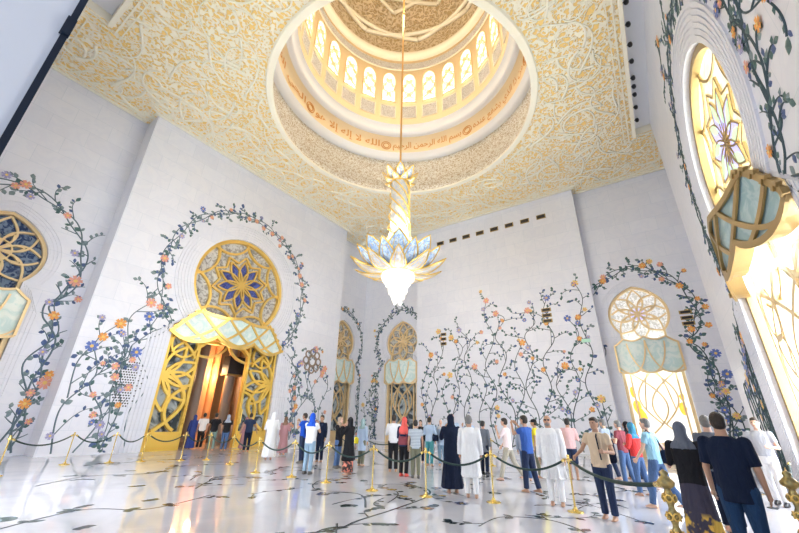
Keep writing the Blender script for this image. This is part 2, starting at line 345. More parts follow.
# ---------------------------------------------------------------- dome
dm = empty('ceiling_dome', (DC[0], DC[1], 0), 0, 'round dome rising over the hall with lit arched windows', kind='structure')
def ring(name, prof, m, n=96, smooth=True): mb = MB(); mb.lathe(prof, m, n=n); return mb.build(name, dm, smooth=smooth)
ring('carved_drum', [(RO, CZ), (RO, CZ+.35), (8.2, CZ+.6), (8.2, 21.35)], 'carved_band', smooth=False)
ring('lower_cornice', [(8.25, 21.30), (7.95, 21.22), (7.78, 21.45), (7.62, 21.75)], 'white_trim')
ring('script_band', [(7.62, 21.75), (7.62, 22.9), (7.3, 23.05)], 'dome_gold')
ring('upper_cornice', [(7.3, 23.05), (6.98, 23.05), (6.86, 23.3), (6.86, 23.6), (6.62, 23.75)], 'white_trim')
ring('drum_wall', [(6.62, 23.75), (6.62, 31.2), (6.9, 31.2)], 'dome_gold')
ring('crown_cornice', [(6.64, 31.1), (6.35, 31.15), (6.15, 31.45), (6.3, 31.9)], 'ivory')
cap = ring('dome_shell', [(6.6*cos(radians(a)), 31.6+6.0*sin(radians(a))) for a in range(0, 91, 6)], 'carved_dome')
ring('shell_back', [(8.7, CZ), (8.7, 31), (7, 36), (.1, 39)], 'plaster')
A0 = 14.4
def curved(mb, pts, r, a_mid, z0, m, dr=.0):                  # flat (x, z) outline wrapped on the drum
    vs = []
    for x, z in pts: a = a_mid+x/r; vs.append(((r-dr)*cos(a), (r-dr)*sin(a), z0+z))
    return vs
for k in range(24):
    a = radians(A0+15*k); w_, h_ = .56, 3.3
    o = [(w_, 0), (w_, 2.35)]+[(w_*cos(radians(t))*(1), 2.35+.95*sin(radians(t))) for t in (20, 40, 60, 80, 90, 100, 120, 140, 160)]+[(-w_, 2.35), (-w_, 0)]
    mb = MB(); vs = curved(mb, [(0, 1.4)]+o, 6.62, a, 26.1, '', .03); n = len(o); mb.add(vs, [(0, 1+i, 1+(i+1) % n) for i in range(n)], 'glass_dome')
    wi = mb.build('dome_window', dm)
    mb = MB(); fr = curved(mb, o, 6.62, a, 26.1, '', .06); mb.tube(fr, .06, 'dome_gold', 4, closed=True)
    for i in range(1, 7):                                          # interlaced lattice before the glass
        z = i*.48
        for s in (-1, 1):
            P = [(s*w_*.92*sin(t*pi/4+i), z+(t-2)*.26) for t in range(5)]; P = [p for p in P if 0 < p[1] < 3.1 and not (p[1] > 2.7 and abs(p[0]) > .35)]
            if len(P) > 1: mb.tube(curved(mb, P, 6.62, a, 26.1, '', .08), .036, 'pale_gold', 4)
    for x in (-.2, .2): mb.tube(curved(mb, [(x, .05), (x*.5, 1), (x*1.6, 1.8), (x*.4, 2.9)], 6.62, a, 26.1, '', .08), .034, 'pale_gold', 4)
    mb.build('lattice', wi)
    mb = MB(); P = curved(mb, [(-.58, 0), (0, 0), (.58, 0), (.58, 1.15), (0, 1.15), (-.58, 1.15)], 6.62, a, 24.45, '', .03); mb.add(P, [(0, 1, 4, 5), (1, 2, 3, 4)], 'carved_panel')
    mb.tube(curved(mb, [(-.62, -.05), (0, -.05), (.62, -.05), (.62, 1.2), (0, 1.2), (-.62, 1.2)], 6.62, a, 24.45, '', .04), .05, 'ivory', 4, closed=True); mb.build('drum_panel', dm)
mb = MB(); mb.lathe([(6.57, 29.95), (6.57, 30.75)], 'carved_panel', n=72); mb.lathe([(6.6, 29.85), (6.5, 29.9), (6.6, 29.95)], 'ivory', n=72); mb.build('upper_frieze', dm)
# strapwork star on the inner shell
mb = MB()
def shell(a, e, d=.12): e = radians(e); return ((6.6-d)*cos(e)*cos(a), (6.6-d)*cos(e)*sin(a), 31.6+(6.0-d)*sin(e))
def strap(a1, e1, a2, e2, r=.17):
    p, q = Vector(shell(a1, e1)), Vector(shell(a2, e2)); P = []; c = Vector((0, 0, 31.6))
    for i in range(13):
        v = p.lerp(q, i/12)-c; s = 1/math.sqrt((v.x/6.45)**2+(v.y/6.45)**2+(v.z/5.85)**2); P.append(c+v*s)
    mb.tube(P, r, 'ivory', 5)
for k in range(8):
    a = radians(22+45*k)
    strap(a, 16, a+radians(90), 16, .20); strap(a+radians(22.5), 38, a+radians(112.5), 38, .17)
mb.build('strapwork', dm, smooth=True)
# gold Arabic script round the drum, right to left, with round medallions between the phrases
def load_font():
    return None
SCRIPT = ['\ufe91\ufeb4\ufee2 \ufe8d\ufedf\ufee0\ufeea \ufe8d\ufedf\ufeae\ufea3\ufee4\ufee6 \ufe8d\ufedf\ufeae\ufea3\ufef4\ufee2', '\ufe8d\ufedf\ufee0\ufeea \ufef9 \ufe87\ufedf\ufeea \ufe87\ufefb \ufeeb\ufeee', '\ufe8d\ufedf\ufea4\ufef2 \ufe8d\ufedf\ufed8\ufef4\ufeee\ufee1', '\ufef9 \ufe97\ufe84\ufea7\ufeac\ufee9 \ufeb3\ufee8\ufe94 \ufeed\ufef9 \ufee7\ufeee\ufee1', '\ufedf\ufeea \ufee3\ufe8e \ufed3\ufef2 \ufe8d\ufedf\ufeb4\ufee4\ufe8e\ufeed\ufe8e\ufe95', '\ufeed\ufee3\ufe8e \ufed3\ufef2 \ufe8d\ufef7\ufead\ufebd', '\ufee3\ufee6 \ufeab\ufe8d \ufe8d\ufedf\ufeac\ufef1 \ufef3\ufeb8\ufed4\ufeca \ufecb\ufee8\ufeaa\ufee9']
def script():
    mb = MB(); R_ = 7.60; arc = 2*pi/7
    for k, tx in enumerate(SCRIPT*1):
        cu = bpy.data.curves.new('t', 'FONT'); cu.body = tx[::-1].replace('\ufef9', '\ufefb'); cu.size = 1; cu.resolution_u = 2; cu.offset = .012; cu.fill_mode = 'FRONT'
        to = bpy.data.objects.new('t', cu); COL.objects.link(to); bpy.context.view_layer.update()
        me = bpy.data.meshes.new_from_object(to.evaluated_get(bpy.context.evaluated_depsgraph_get()))
        xs = [v.co.x for v in me.vertices] or [0]; ys = [v.co.y for v in me.vertices] or [0]
        x0, x1, y0, y1 = min(xs), max(xs), min(ys), max(ys); wid = arc*R_*.84; a_c = radians(18)+arc*k
        # seen from inside, the reader's right is the lower angle
        vs = []
        for v in me.vertices:
            x = ((v.co.x-x0)/(x1-x0+1e-6)-.5)*wid; z = 21.86+(v.co.y-y0)/(y1-y0+1e-6)*.92; a = a_c-x/R_; vs.append(((R_-.03)*cos(a), (R_-.03)*sin(a), z))
        mb.add(vs, [tuple(p.vertices) for p in me.polygons], 'script_gold')
        a = a_c+arc/2; n = 16
        for rr_ in (.38, .24): mb.tube([((R_-.03)*cos(a+rr_*cos(2*pi*i/n)/R_), (R_-.03)*sin(a+rr_*cos(2*pi*i/n)/R_), 22.33+rr_*sin(2*pi*i/n)) for i in range(n)], .035, 'script_gold', 4, closed=True)
        bpy.data.objects.remove(to)
    mb.build('script', dm)
script()
ORD = ['first', 'second', 'third', 'fourth', 'fifth', 'sixth', 'seventh', 'eighth', 'ninth']
# hung spots along the notch rim and vents high on the far wall
for i, x in enumerate((12.9, 14.0, 15.1, 16.1, 17.2, 17.8, 18.4, 19.4, 20.5)):
    mb = MB(); mb.lathe([(.02, .1), (.09, .08), (.10, -.04), (.07, -.11), (.01, -.12)], 'dark', n=10)
    mb.box((0, .09, .03), (.03, .18, .03), 'dark')
    o = mb.build('ceiling_spotlight', smooth=True); o.location = (x, -2.24, CZ+.10)
    tag(o, 'small black spotlight at the ceiling notch above the right wall, '+ORD[i]+' from the chandelier end', 'light', 'black spotlights along the ceiling notch')
for i in range(8):
    o = empty('wall_vent', FB @ Vector((-13.1+i*1.22, 0, 15.95)), -pi/2, 'dark slot vent high on the far wall, '+ORD[i]+' from the left', 'vent', 'slot vents high on the far wall')
    mb = MB(); mb.box((0, -.03, 0), (.66, .06, .34), 'bronze'); mb.build('vent_frame', o)
    mb = MB(); mb.box((0, -.04, 0), (.56, .06, .25), 'dark')
    for j in range(3): mb.box((0, -.075, -.08+j*.08), (.56, .012, .012), 'vent')
    mb.build('grille', o)
# ---------------------------------------------------------------- keyhole windows and the golden doorway
def arc(cx, cz, r, a0, a1, n=14): return [(cx+r*cos(radians(a0+(a1-a0)*i/n)), cz+r*sin(radians(a0+(a1-a0)*i/n))) for i in range(n+1)]
def lens(x0, z0, x1, z1, w, n=10, side=0):
    """pointed petal outline between two points; side +-1 gives only one of its edges"""
    dx, dz = x1-x0, z1-z0; l = hypot(dx, dz); nx, nz = -dz/l, dx/l
    f = lambda s: [(x0+dx*i/n+nx*s*w*sin(pi*i/n), z0+dz*i/n+nz*s*w*sin(pi*i/n)) for i in range(n+1)]
    return f(side) if side else f(1)+f(-1)[::-1][1:-1]
def rose_limits(K):
    o = arch(0, zb=0, **K); return o
def inside(p, P):
    c = False; n = len(P)
    for i in range(n):
        a, b = P[i], P[i-1]
        if (a[1] > p[1]) != (b[1] > p[1]) and p[0] < (b[0]-a[0])*(p[1]-a[1])/(b[1]-a[1])+a[0]: c = not c
    return c
def clip_runs(P, poly):
    runs, cur = [], []
    for p in P:
        if inside(p, poly): cur.append(p)
        else:
            if len(cur) > 1: runs.append(cur)
            cur = []
    if len(cur) > 1: runs.append(cur)
    return runs
def canopy_fn(w, zb, zt, big):
    def top(x): t = abs(x)/w; return zt - (zt-zb)*(.10*abs(sin(pi*1.5*t)) + (.10*t**3 if not big else .72*max(0, (t-.62)/.38)**1.4))
    def bot(x): t = abs(x)/w; return zb + (.26 if big else .07)*(zt-zb)*(1-abs(sin(pi*(1.5*t+.5)))**.8)
    return top, bot
def window(name, fr, cx, K, big, look, label, rose_full=True, doorway=False):
    P0 = fr @ Vector((cx, 0, 0)); rz = fr.to_euler().z
    W = empty(name, P0, rz, label, kind='structure')
    R, zc, jh = K['R'], K['zc'], K['jh']; u = R/3.12 if big else R/1.62*.62
    g, dy = look['gold'], .30
    o = arch(0, zb=0, **K); zbt, zbb = (7.1, 5.35) if big else (6.5, 4.4); w = jh+.12 if big else jh+.06
    top, bot = canopy_fn(w, zbb, zbt, big)
    # frame
    mb = MB(); ins = arch(0, zb=0, off=-.09*u*1.2, **K); up = [p for p in ins if p[1] > zbt-.4]
    mb.bar(up, .22*u, dy-.12, dy+.16, g)
    if not doorway:
        for s in (-1, 1): mb.bar([(s*(jh-.1), .0), (s*(jh-.1), zbb+.4)], .2*u+.04, dy-.12, dy+.16, g)
    mb.build('window_frame', W)
    rose = [p for p in arch(0, zb=0, off=-.02, **K) if p[1] > zbt-.9]
    mb = MB(); mb.poly(rose, dy+.10, look['rose']); mb.build('rose_glass', W)
    mb = MB(); bt = .13*u; zc2 = zc+.04*R; clipP = arch(0, zb=0, off=-.05, **K)
    th_ = .03 if look.get('thin') else .08
    def b(P, wd=bt, y=0):
        for r in clip_runs(P, clipP): mb.bar(r, wd*(.7 if look.get('thin') else 1), dy+.09-th_-y*.5-(.05 if th_ > .05 else 0)-(.0031*(len(mb.f)/80 % 9)), dy+.10, g)
    if big:
        n = 10
        for k in range(n):
            a = 90+36*k; ca, sa = cos(radians(a)), sin(radians(a))
            b(lens(0, zc2, R*.52*ca, zc2+R*.52*sa, R*.10, side=1), bt*.7, .03); b(lens(0, zc2, R*.52*ca, zc2+R*.52*sa, R*.10, side=-1), bt*.7, .03)
            a1 = radians(a+18); p = (R*.62*ca, zc2+R*.62*sa); q = (R*.47*cos(a1), zc2+R*.47*sin(a1)); a2 = radians(a+36); p2 = (R*.62*cos(a2), zc2+R*.62*sin(a2))
            b([p, q], bt*.8, .02); b([q, p2], bt*.8, .02)
        for k in range(8):
            a = 90+22.5+45*k; c = (R*1.13*cos(radians(a)), zc2+R*1.13*sin(radians(a)))
            b(arc(c[0], c[1], R*.47, 0, 360, 40), bt)
            a = 90+45*k; b([(R*.62*cos(radians(a)), zc2+R*.62*sin(radians(a))), (R*1.1*cos(radians(a)), zc2+R*1.1*sin(radians(a)))], bt*.7)
    else:
        for k in range(8):
            a = 90+45*k; e = (R*.98*cos(radians(a)), zc2+R*.98*sin(radians(a)))
            for s in (-1, 1): b(lens(0, zc2, e[0], e[1], R*.26, side=s), bt)
            a = 90+22.5+45*k; e = (R*.55*cos(radians(a)), zc2+R*.55*sin(radians(a)))
            for s in (-1, 1): b(lens(0, zc2, e[0], e[1], R*.09, side=s), bt*.6, .02)
        b(arc(0, zc2, R*.3, 0, 360, 24), bt*.7)
    mb.build('rose_tracery', W)
    mb = MB(); np_ = 10 if big else 8
    for k in range(np_):
        a = radians(90+360/np_*k); r0, r1, ww = ((.08, .50, .10) if look.get('thin') else (.14, .48, .075)) if big else (.08, .30, .07)
        P = lens(R*r0*cos(a), zc2+R*r0*sin(a), R*r1*cos(a), zc2+R*r1*sin(a), R*ww, 6); mb.slab(P, dy+.05, dy+.098, look['petal'])
        if big and look.get('petal2'):
            a += radians(18); P = lens(R*.2*cos(a), zc2+R*.2*sin(a), R*.47*cos(a+.3), zc2+R*.47*sin(a+.3), R*.05, 6); mb.slab(P, dy+.03, dy+.09, look['petal2'])
    mb.build('petal_glass', W)
    # scalloped canopy bowed out from the wall
    bul = look.get('bow', .28); yb = lambda x: -.05-bul*(1-(x/w)**2)**(2 if big else 1); n = 36; rim = .34 if big else .12; cw = .17 if big else .10
    C = MB(); xs = [-w+2*w*i/n for i in range(n+1)]
    C.add([(x, yb(x)+.03, z) for x in xs for z in (bot(x), top(x))], [(2*i, 2*i+2, 2*i+3, 2*i+1) for i in range(n)], look['canopy'])
    can = C.build('canopy', W); C = MB()
    def bent(P, wd, d, m=g):
        t = MB(); t.bar(P, wd, -d-.002*(len(C.f)/50 % 12), 0, m); C.add([(v[0], yb(max(-w, min(w, v[0])))+v[1], v[2]) for v in t.v], t.f, m)
    bent([(x, top(x)) for x in xs], cw, .06); bent([(x, bot(x)) for x in xs], cw, .06)
    C.add([(x, yb(x)+dd, bot(x)) for x in xs for dd in (-.06, rim)], [(2*i, 2*i+2, 2*i+3, 2*i+1) for i in range(n)], g)
    C.add([(x, yb(x)+dd, top(x)) for x in xs for dd in (-.06, rim)], [(2*i, 2*i+2, 2*i+3, 2*i+1) for i in range(n)], g)
    for s in (-1, 1): bent([(s*w*.995, bot(w)), (s*w*.995, top(w))], cw, .10)
    if big:                                                        # stepped teeth up the shoulders
        for s in (-1, 1):
            for i in range(5): x = s*w*(.62+.08*i); bent([(x-.12, top(x)+.02), (x, top(x)+.13), (x+.12, top(x)+.02)], .10, .08)
    H_ = zbt-zbb
    for k in ((-2, -1, 0, 1, 2) if big else (-1, 0, 1)):
        for s in (-1, 1):
            sp = .42*w if big else .62*w; x0 = k*sp*.95; x1 = x0+s*sp*(1.55 if big else .95); P = []
            for i in range(15):
                t = i/14; x = x0+(x1-x0)*(sin(t*pi/2)**1.0 if not big else t**.8); z = bot(x0)+(top(x1 if abs(x1) < w else w)-bot(x0))*(1-cos(t*pi/2)) if not big else zbb+.1+(H_)*t**1.3
                if abs(x) < w*.99 and bot(x) < z < top(x): P.append((x, z))
            if len(P) > 2: bent(P, cw*.75, .045)
    C.build('canopy_ribs', can)
    if doorway: return W
    # lower light: glass, curving tracery, solid foot
    mb = MB(); mb.add([(-jh, dy+.10, .0), (jh, dy+.10, 0), (jh, dy+.10, zbt-.88), (-jh, dy+.10, zbt-.88)], [(0, 1, 2, 3)], look['low']); mb.build('lower_glass', W)
    mb = MB(); zz = zbb+.1; q = look.get('low_gold', g); z0 = .75
    def lb(P, wd=.09): mb.bar([p for p in P if abs(p[0]) < jh and p[1] < zz+.3], wd if not big else wd*1.5, dy-.04-.003*(len(mb.f)/90 % 8), dy+.08, q)
    for s in (-1, 1):
        lb([(s*jh*.72, z0), (s*jh*.72, zz)], .10)
        lb([(s*jh*(.72-.95*sin(pi*t/24)), z0+(zz-z0)*t/24) for t in range(25)]); lb([(s*jh*(.05+.55*sin(pi*t/24)), z0+(zz-z0)*(.25+.75*t/24)) for t in range(25)])
        lb([(s*jh*(.1+.35*t/12), zz-(zz-z0)*.55*(t/12)**2) for t in range(13)], .08)
        if big:
            for zq in (1.6, 3.2, 4.6): lb([(s*jh*.50+.55*cos(2*pi*t/18), zq+.75*sin(2*pi*t/18)) for t in range(19)], .08)
    mb.build('lower_tracery', W)
    mb = MB(); mb.box((0, dy-.02, z0/2), (2*jh, .24, z0), g); mb.box((0, dy-.16, z0/2), (2*jh-.4, .05, z0-.3), g); mb.build('plinth', W)
    if look.get('amber'):
        mb = MB(); random.seed(8)
        for (x, z, r) in look['amber']: mb.slab([(x+r*cos(t)*random.uniform(.6, 1), z+1.7*r*sin(t)*random.uniform(.7, 1)) for t in [i*.7 for i in range(9)]], dy+.05, dy+.09, 'glass_amber')
        mb.build('amber_glass', W)
    return W
DARK = dict(gold='pale_gold', rose='glass_grey', petal='pale_gold', canopy='glass_aqua', low='glass_dark')
DOOR = dict(bow=.45, gold='gold', rose='glass_grey', petal='glass_navy', canopy='glass_aqua', low='glass_dark')
LIT = dict(gold='pale_gold', rose='glass_silver', petal='glass_violet', canopy='glass_aqua', low='glass_lit', amber=[(-1.1, 2.6, .28), (-.95, 2.0, .3), (1.0, 2.5, .22), (-1.2, 3.4, .2), (1.1, 3.1, .15)])
BRIGHT = dict(bow=.55, thin=1, gold='bronze', rose='glass_cream', petal='glass_violet', petal2='glass_green', canopy='glass_aqua_dim', low='glass_lit', low_gold='pale_gold')
NIGHT = dict(gold='pale_gold', rose='glass_blue_night', petal='glass_navy', canopy='glass_aqua', low='glass_dark')
window('window_1', FAR, 1.85, SMALL, False, NIGHT, 'keyhole window of dark blue glass at the left edge')
window('window_2', FAR, 23.45, SMALL, False, DARK, 'narrow keyhole window in the corner, left of its twin')
window('window_3', FBR, -17.6, SMALL, False, DARK, 'narrow keyhole window partly behind the far wall panel')
window('window_4', FBR, 0, SMALL, False, LIT, 'bright keyhole window with white lower lights')
window('window_5', FC, -12.45, BIG, True, BRIGHT, 'tall stained-glass window with bronze tracery and bowed canopy')
NEARW = dict(BRIGHT, bow=0); window('fill_window', FD, 12.0, BIG, True, NEARW, 'unseen stained-glass window added to the near wall to brighten the hall')  # added out of view to lift the ambient light on walls and ceiling
window('window_6', FA, 12.45, BIG, True, DOOR, 'keyhole rose and canopy above the golden doorway', doorway=True)
# --- the doorway: fixed golden screens either side of the opening
D = empty('door_1', FA @ Vector((12.45, 0, 0)), 0, 'tall golden doorway with open lattice leaves', kind='structure')
def leaf(x0, x1, s, seed):
    Lf = empty('door_leaf'); Lf.parent = D; zt = 6.0; dy = .25; z0 = .85; xc = (x0+x1)/2; wd = x1-x0
    mb = MB(); mb.bar([(x0+.07, 0), (x0+.07, zt), (x1-.07, zt), (x1-.07, 0)], .15, dy-.14, dy+.16, 'gold_door')
    mb.box((xc, dy, z0/2), (wd, .26, z0), 'gold_door'); mb.box((xc, dy-.15, z0/2), (wd-.3, .05, z0-.3), 'gold_door'); mb.build('leaf_frame', Lf)
    mb = MB(); mb.add([(x0, dy+.08, z0), (x1, dy+.08, z0), (x1, dy+.08, zt), (x0, dy+.08, zt)], [(0, 1, 2, 3)], 'glass_dark'); mb.build('leaf_glass', Lf)
    mb = MB(); poly = [(x0, z0), (x1, z0), (x1, zt), (x0, zt)]; hub = (x0+.15 if s < 0 else x1-.15, 3.5)
    def b(P, w_=.13):
        for r in clip_runs(P, poly): e_ = .0035*len(mb.f)/60 % .05; mb.bar(r, w_, dy-.12-e_, dy+.06, 'gold_door')
    for a in (-78, -42, -8, 26, 62):
        aa = radians(a if s < 0 else 180-a); e = (hub[0]+1.85*cos(aa), hub[1]+1.75*sin(aa))
        for q in (-1, 1): b(lens(hub[0], hub[1], e[0], e[1], .34, 14, q))
    b([(hub[0]+(-s)*(.15+1.2*sin(pi*t/20)), z0+(3.0)*t/20) for t in range(21)], .15)
    b([(xc+(-s)*.55*cos(pi*t/16), zt-1.3*t/16) for t in range(17)], .12); b([(xc-(-s)*.65*cos(pi*t/16), zt-1.5*t/16) for t in range(17)], .12)
    b(arc(x1 if s < 0 else x0, 1.9, 1.1, 90 if s < 0 else 90, 270 if s < 0 else -90), .14); b(arc(xc, 5.2, .7, 0, 360, 24), .1)
    mb.build('lattice', Lf)
    mb = MB(); hx = x1-.1 if s < 0 else x0+.1; mb.tube([(hx, dy-.14, 1.2), (hx, dy-.28, 1.3), (hx, dy-.28, 2.0), (hx, dy-.14, 2.1)], .035, 'gold_door', 6); mb.build('pull_handle', Lf)
leaf(-3.48, -1.72, -1, 1); leaf(1.35, 3.42, 1, 2)
mb = MB(); mb.bar([(-1.75, 5.2), (-1.4, 5.5), (-.6, 5.55), (0, 5.75), (.6, 5.55), (1.0, 5.45), (1.38, 5.15)], .16, .1, .4, 'gold_door'); mb.build('lintel', D)
# the dim passage behind it, with lit amber pillars
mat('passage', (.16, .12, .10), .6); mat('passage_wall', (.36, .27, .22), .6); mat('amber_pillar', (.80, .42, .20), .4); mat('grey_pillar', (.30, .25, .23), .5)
Y0 = YA+.56
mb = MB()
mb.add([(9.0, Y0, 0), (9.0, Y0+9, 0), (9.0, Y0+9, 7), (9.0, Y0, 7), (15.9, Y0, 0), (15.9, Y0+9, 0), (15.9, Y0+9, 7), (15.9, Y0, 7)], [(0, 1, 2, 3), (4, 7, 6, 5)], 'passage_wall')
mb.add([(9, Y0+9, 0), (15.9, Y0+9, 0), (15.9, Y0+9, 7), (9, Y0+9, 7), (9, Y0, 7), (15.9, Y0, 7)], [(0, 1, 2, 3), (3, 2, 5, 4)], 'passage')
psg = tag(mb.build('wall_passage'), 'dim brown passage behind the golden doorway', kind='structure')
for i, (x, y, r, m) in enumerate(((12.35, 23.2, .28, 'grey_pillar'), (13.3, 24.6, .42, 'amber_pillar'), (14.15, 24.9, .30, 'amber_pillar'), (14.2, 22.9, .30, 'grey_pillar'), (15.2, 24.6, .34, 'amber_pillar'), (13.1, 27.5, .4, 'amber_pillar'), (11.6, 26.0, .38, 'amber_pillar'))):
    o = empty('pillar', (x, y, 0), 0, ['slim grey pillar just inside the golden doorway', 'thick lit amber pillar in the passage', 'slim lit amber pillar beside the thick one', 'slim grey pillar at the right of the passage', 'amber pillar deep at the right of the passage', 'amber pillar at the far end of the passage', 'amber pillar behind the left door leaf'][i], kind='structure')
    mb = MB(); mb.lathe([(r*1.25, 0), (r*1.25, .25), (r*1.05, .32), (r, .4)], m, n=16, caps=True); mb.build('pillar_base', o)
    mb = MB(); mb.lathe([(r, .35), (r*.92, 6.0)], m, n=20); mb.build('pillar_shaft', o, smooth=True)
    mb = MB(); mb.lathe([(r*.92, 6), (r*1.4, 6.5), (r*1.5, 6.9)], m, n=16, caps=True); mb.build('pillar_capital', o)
o = empty('hanging_lantern', (14.1, 22.4, 5.2), 0, 'dark square lantern hanging inside the golden doorway', 'lantern')
mb = MB(); mb.box((0, 0, -.55), (1.35, .7, 1.1), 'dark'); mb.box((0, 0, -1.13), (1.45, .8, .08), 'bronze'); mb.build('lantern_body', o)
mb = MB(); mb.tube([(0, 0, 0), (0, 0, 1.7)], .03, 'bronze'); mb.build('lantern_rod', o)
for (x, y, z) in ((12.9, 23.6, 4.4), (13.9, 23.9, 4.2), (14.7, 23.8, 4.0), (11.8, 24.6, 4)): point('passage_lamp', (x, y, z), L_PASS, (1, .62, .30), .15)
# ---------------------------------------------------------------- flower vines set into walls and floor
class Vine:
    """collects stems, leaves and flowers of one inlay in flat (s, t) coordinates"""
    def __init__(s, forbid=None, palette='wall', sc=1.0, seed=1, soft=False):
        s.r = random.Random(seed); s.st = MB(); s.fl = MB(); s.forbid = forbid or (lambda p: False); s.pal = palette; s.sc = sc; s.h = .03 if palette == 'wall' else .004
        s.leafm = ['leaf_green', 'leaf_green', 'leaf_blue', 'leaf_grey'] if palette == 'wall' else ['inlay_dark', 'inlay_green', 'inlay_dark']
        s.flm = ['flower_orange', 'flower_pink', 'flower_yellow', 'flower_blue', 'flower_orange', 'flower_violet'] if palette == 'wall' else ['inlay_brown', 'inlay_gold', 'inlay_blue']
        s.stm = 'stem' if palette == 'wall' else 'inlay_dark'
        if soft: s.flm = ['flower_pink', 'flower_blue', 'flower_pink', 'flower_violet', 'flower_orange']; s.leafm = ['leaf_grey', 'leaf_green', 'leaf_blue', 'leaf_grey']; s.stm = 'stem_soft'
    def ribbon(s, P, w0, w1):
        n = len(P); vs = []
        for i, p in enumerate(P):
            a, b = P[max(i-1, 0)], P[min(i+1, n-1)]; dx, dz = b[0]-a[0], b[1]-a[1]; l = hypot(dx, dz) or 1; w = (w0+(w1-w0)*i/n)/2; nx, nz = -dz/l*w, dx/l*w
            vs += [(p[0]+nx, -.002, p[1]+nz), (p[0], -s.h, p[1]), (p[0]-nx, -.002, p[1]-nz)]
        s.st.add(vs, [f for i in range(n-1) for f in ((3*i, 3*i+1, 3*i+4, 3*i+3), (3*i+1, 3*i+2, 3*i+5, 3*i+4))], s.stm)
    def leaf(s, x, z, a, L, m=None):
        if s.forbid((x+L*.6*cos(a), z+L*.6*sin(a))): return
        m = m or s.r.choice(s.leafm); ca, sa = cos(a), sin(a); w = L*s.r.uniform(.26, .40)
        q = [(0, 0), (.25, .7), (.55, 1), (.8, .55), (1, 0), (.8, -.55), (.55, -1), (.25, -.7)]; vs = [(x+ca*L*u-sa*w*v, -.003, z+sa*L*u+ca*w*v) for u, v in q]
        vs.append((x+ca*L*.5, -s.h, z+sa*L*.5)); s.st.add(vs, [(i, (i+1) % 8, 8) for i in range(8)], m)
    def flower(s, x, z, R, m=None):
        if s.forbid((x, z)): return
        m = m or s.r.choice(s.flm); n = s.r.choice((5, 6, 7)); a0 = s.r.uniform(0, 6)
        for k in range(n):
            a = a0+2*pi*k/n; vs = [(x, -s.h*.8, z)]
            for d, f in ((-.5, .55), (-.28, .95), (0, .85), (.28, .95), (.5, .55)): aa = a+d*2*pi/n*.95; vs.append((x+R*f*cos(aa), -s.h*1.3, z+R*f*sin(aa)))
            s.fl.add(vs, [(0, i, i+1) for i in range(1, 5)], m)
        s.fl.add([(x+R*.28*cos(i), -s.h*1.6, z+R*.28*sin(i)) for i in range(6)], [tuple(range(6))], 'flower_yellow' if m != 'flower_yellow' and s.pal == 'wall' else ('flower_pink' if s.pal == 'wall' else 'inlay_gold'))
    def curl(s, x, z, a, L, side, fl=.35):
        P = [(x, z)]; n = 14; k0, k1 = s.r.uniform(-.8, .6)*side, s.r.uniform(2.2, 5.0)*side
        for i in range(n):
            t = i/n; a += (k0+(k1-k0)*t*t)/n; x += cos(a)*L/n; z += sin(a)*L/n
            if s.forbid((x, z)): break
            P.append((x, z))
            if i in (4, 7, 10, 12) : s.leaf(x, z, a+s.r.choice((-1, 1))*s.r.uniform(.6, 1.2), s.sc*s.r.uniform(.17, .27))
        if len(P) > 3:
            s.ribbon(P, .05*s.sc, .022*s.sc)
            if s.r.random() < fl*.75: s.flower(x, z, s.sc*s.r.uniform(.13, .22))
            else: s.leaf(x, z, a, s.sc*s.r.uniform(.24, .34))
    def stem(s, pts, w=.075, step=.62, bl=(.7, 1.5), fl=.33, top=True, leaves=True):
        P = [(p[0], p[1]) for p in catmull([(a, b, 0) for a, b in pts], 9)]; s.ribbon(P, w*s.sc, w*.55*s.sc); d = 0; side = 1
        for i in range(1, len(P)):
            dx, dz = P[i][0]-P[i-1][0], P[i][1]-P[i-1][1]; d += hypot(dx, dz)
            if d > step*s.sc*s.r.uniform(.7, 1.2):
                d = 0; side = -side; a = atan2(dz, dx)
                if s.r.random() < .62: s.curl(P[i][0], P[i][1], a+side*s.r.uniform(.5, 1.0), s.sc*s.r.uniform(*bl), side*s.r.choice((1, 1, -1)), fl)
                else: s.leaf(P[i][0], P[i][1], a+side*.8, s.sc*s.r.uniform(.24, .36)); s.leaf(P[i][0], P[i][1], a-side*.9, s.sc*s.r.uniform(.2, .3))
                if s.r.random() < fl*.22: s.flower(P[i][0]+side*.1, P[i][1], s.sc*s.r.uniform(.16, .26))
        if top: s.flower(P[-1][0], P[-1][1], s.sc*.30)
    def build(s, parent, M=None, name='vine_inlay'):
        if s.st.v: s.st.build(name, parent, M=M)
        if s.fl.v: s.fl.build('flower_inlay', parent, M=M)
def keep_out(*specs, bounds=None):
    polys = [[(x, z) for x, z in arch(cx, zb=-.1, off=o, **K)] for cx, K, o in specs]
    def f(p):
        if bounds and not (bounds[0] < p[0] < bounds[1] and .05 < p[1] < bounds[2]): return True
        return any(inside(p, q) for q in polys)
    return f
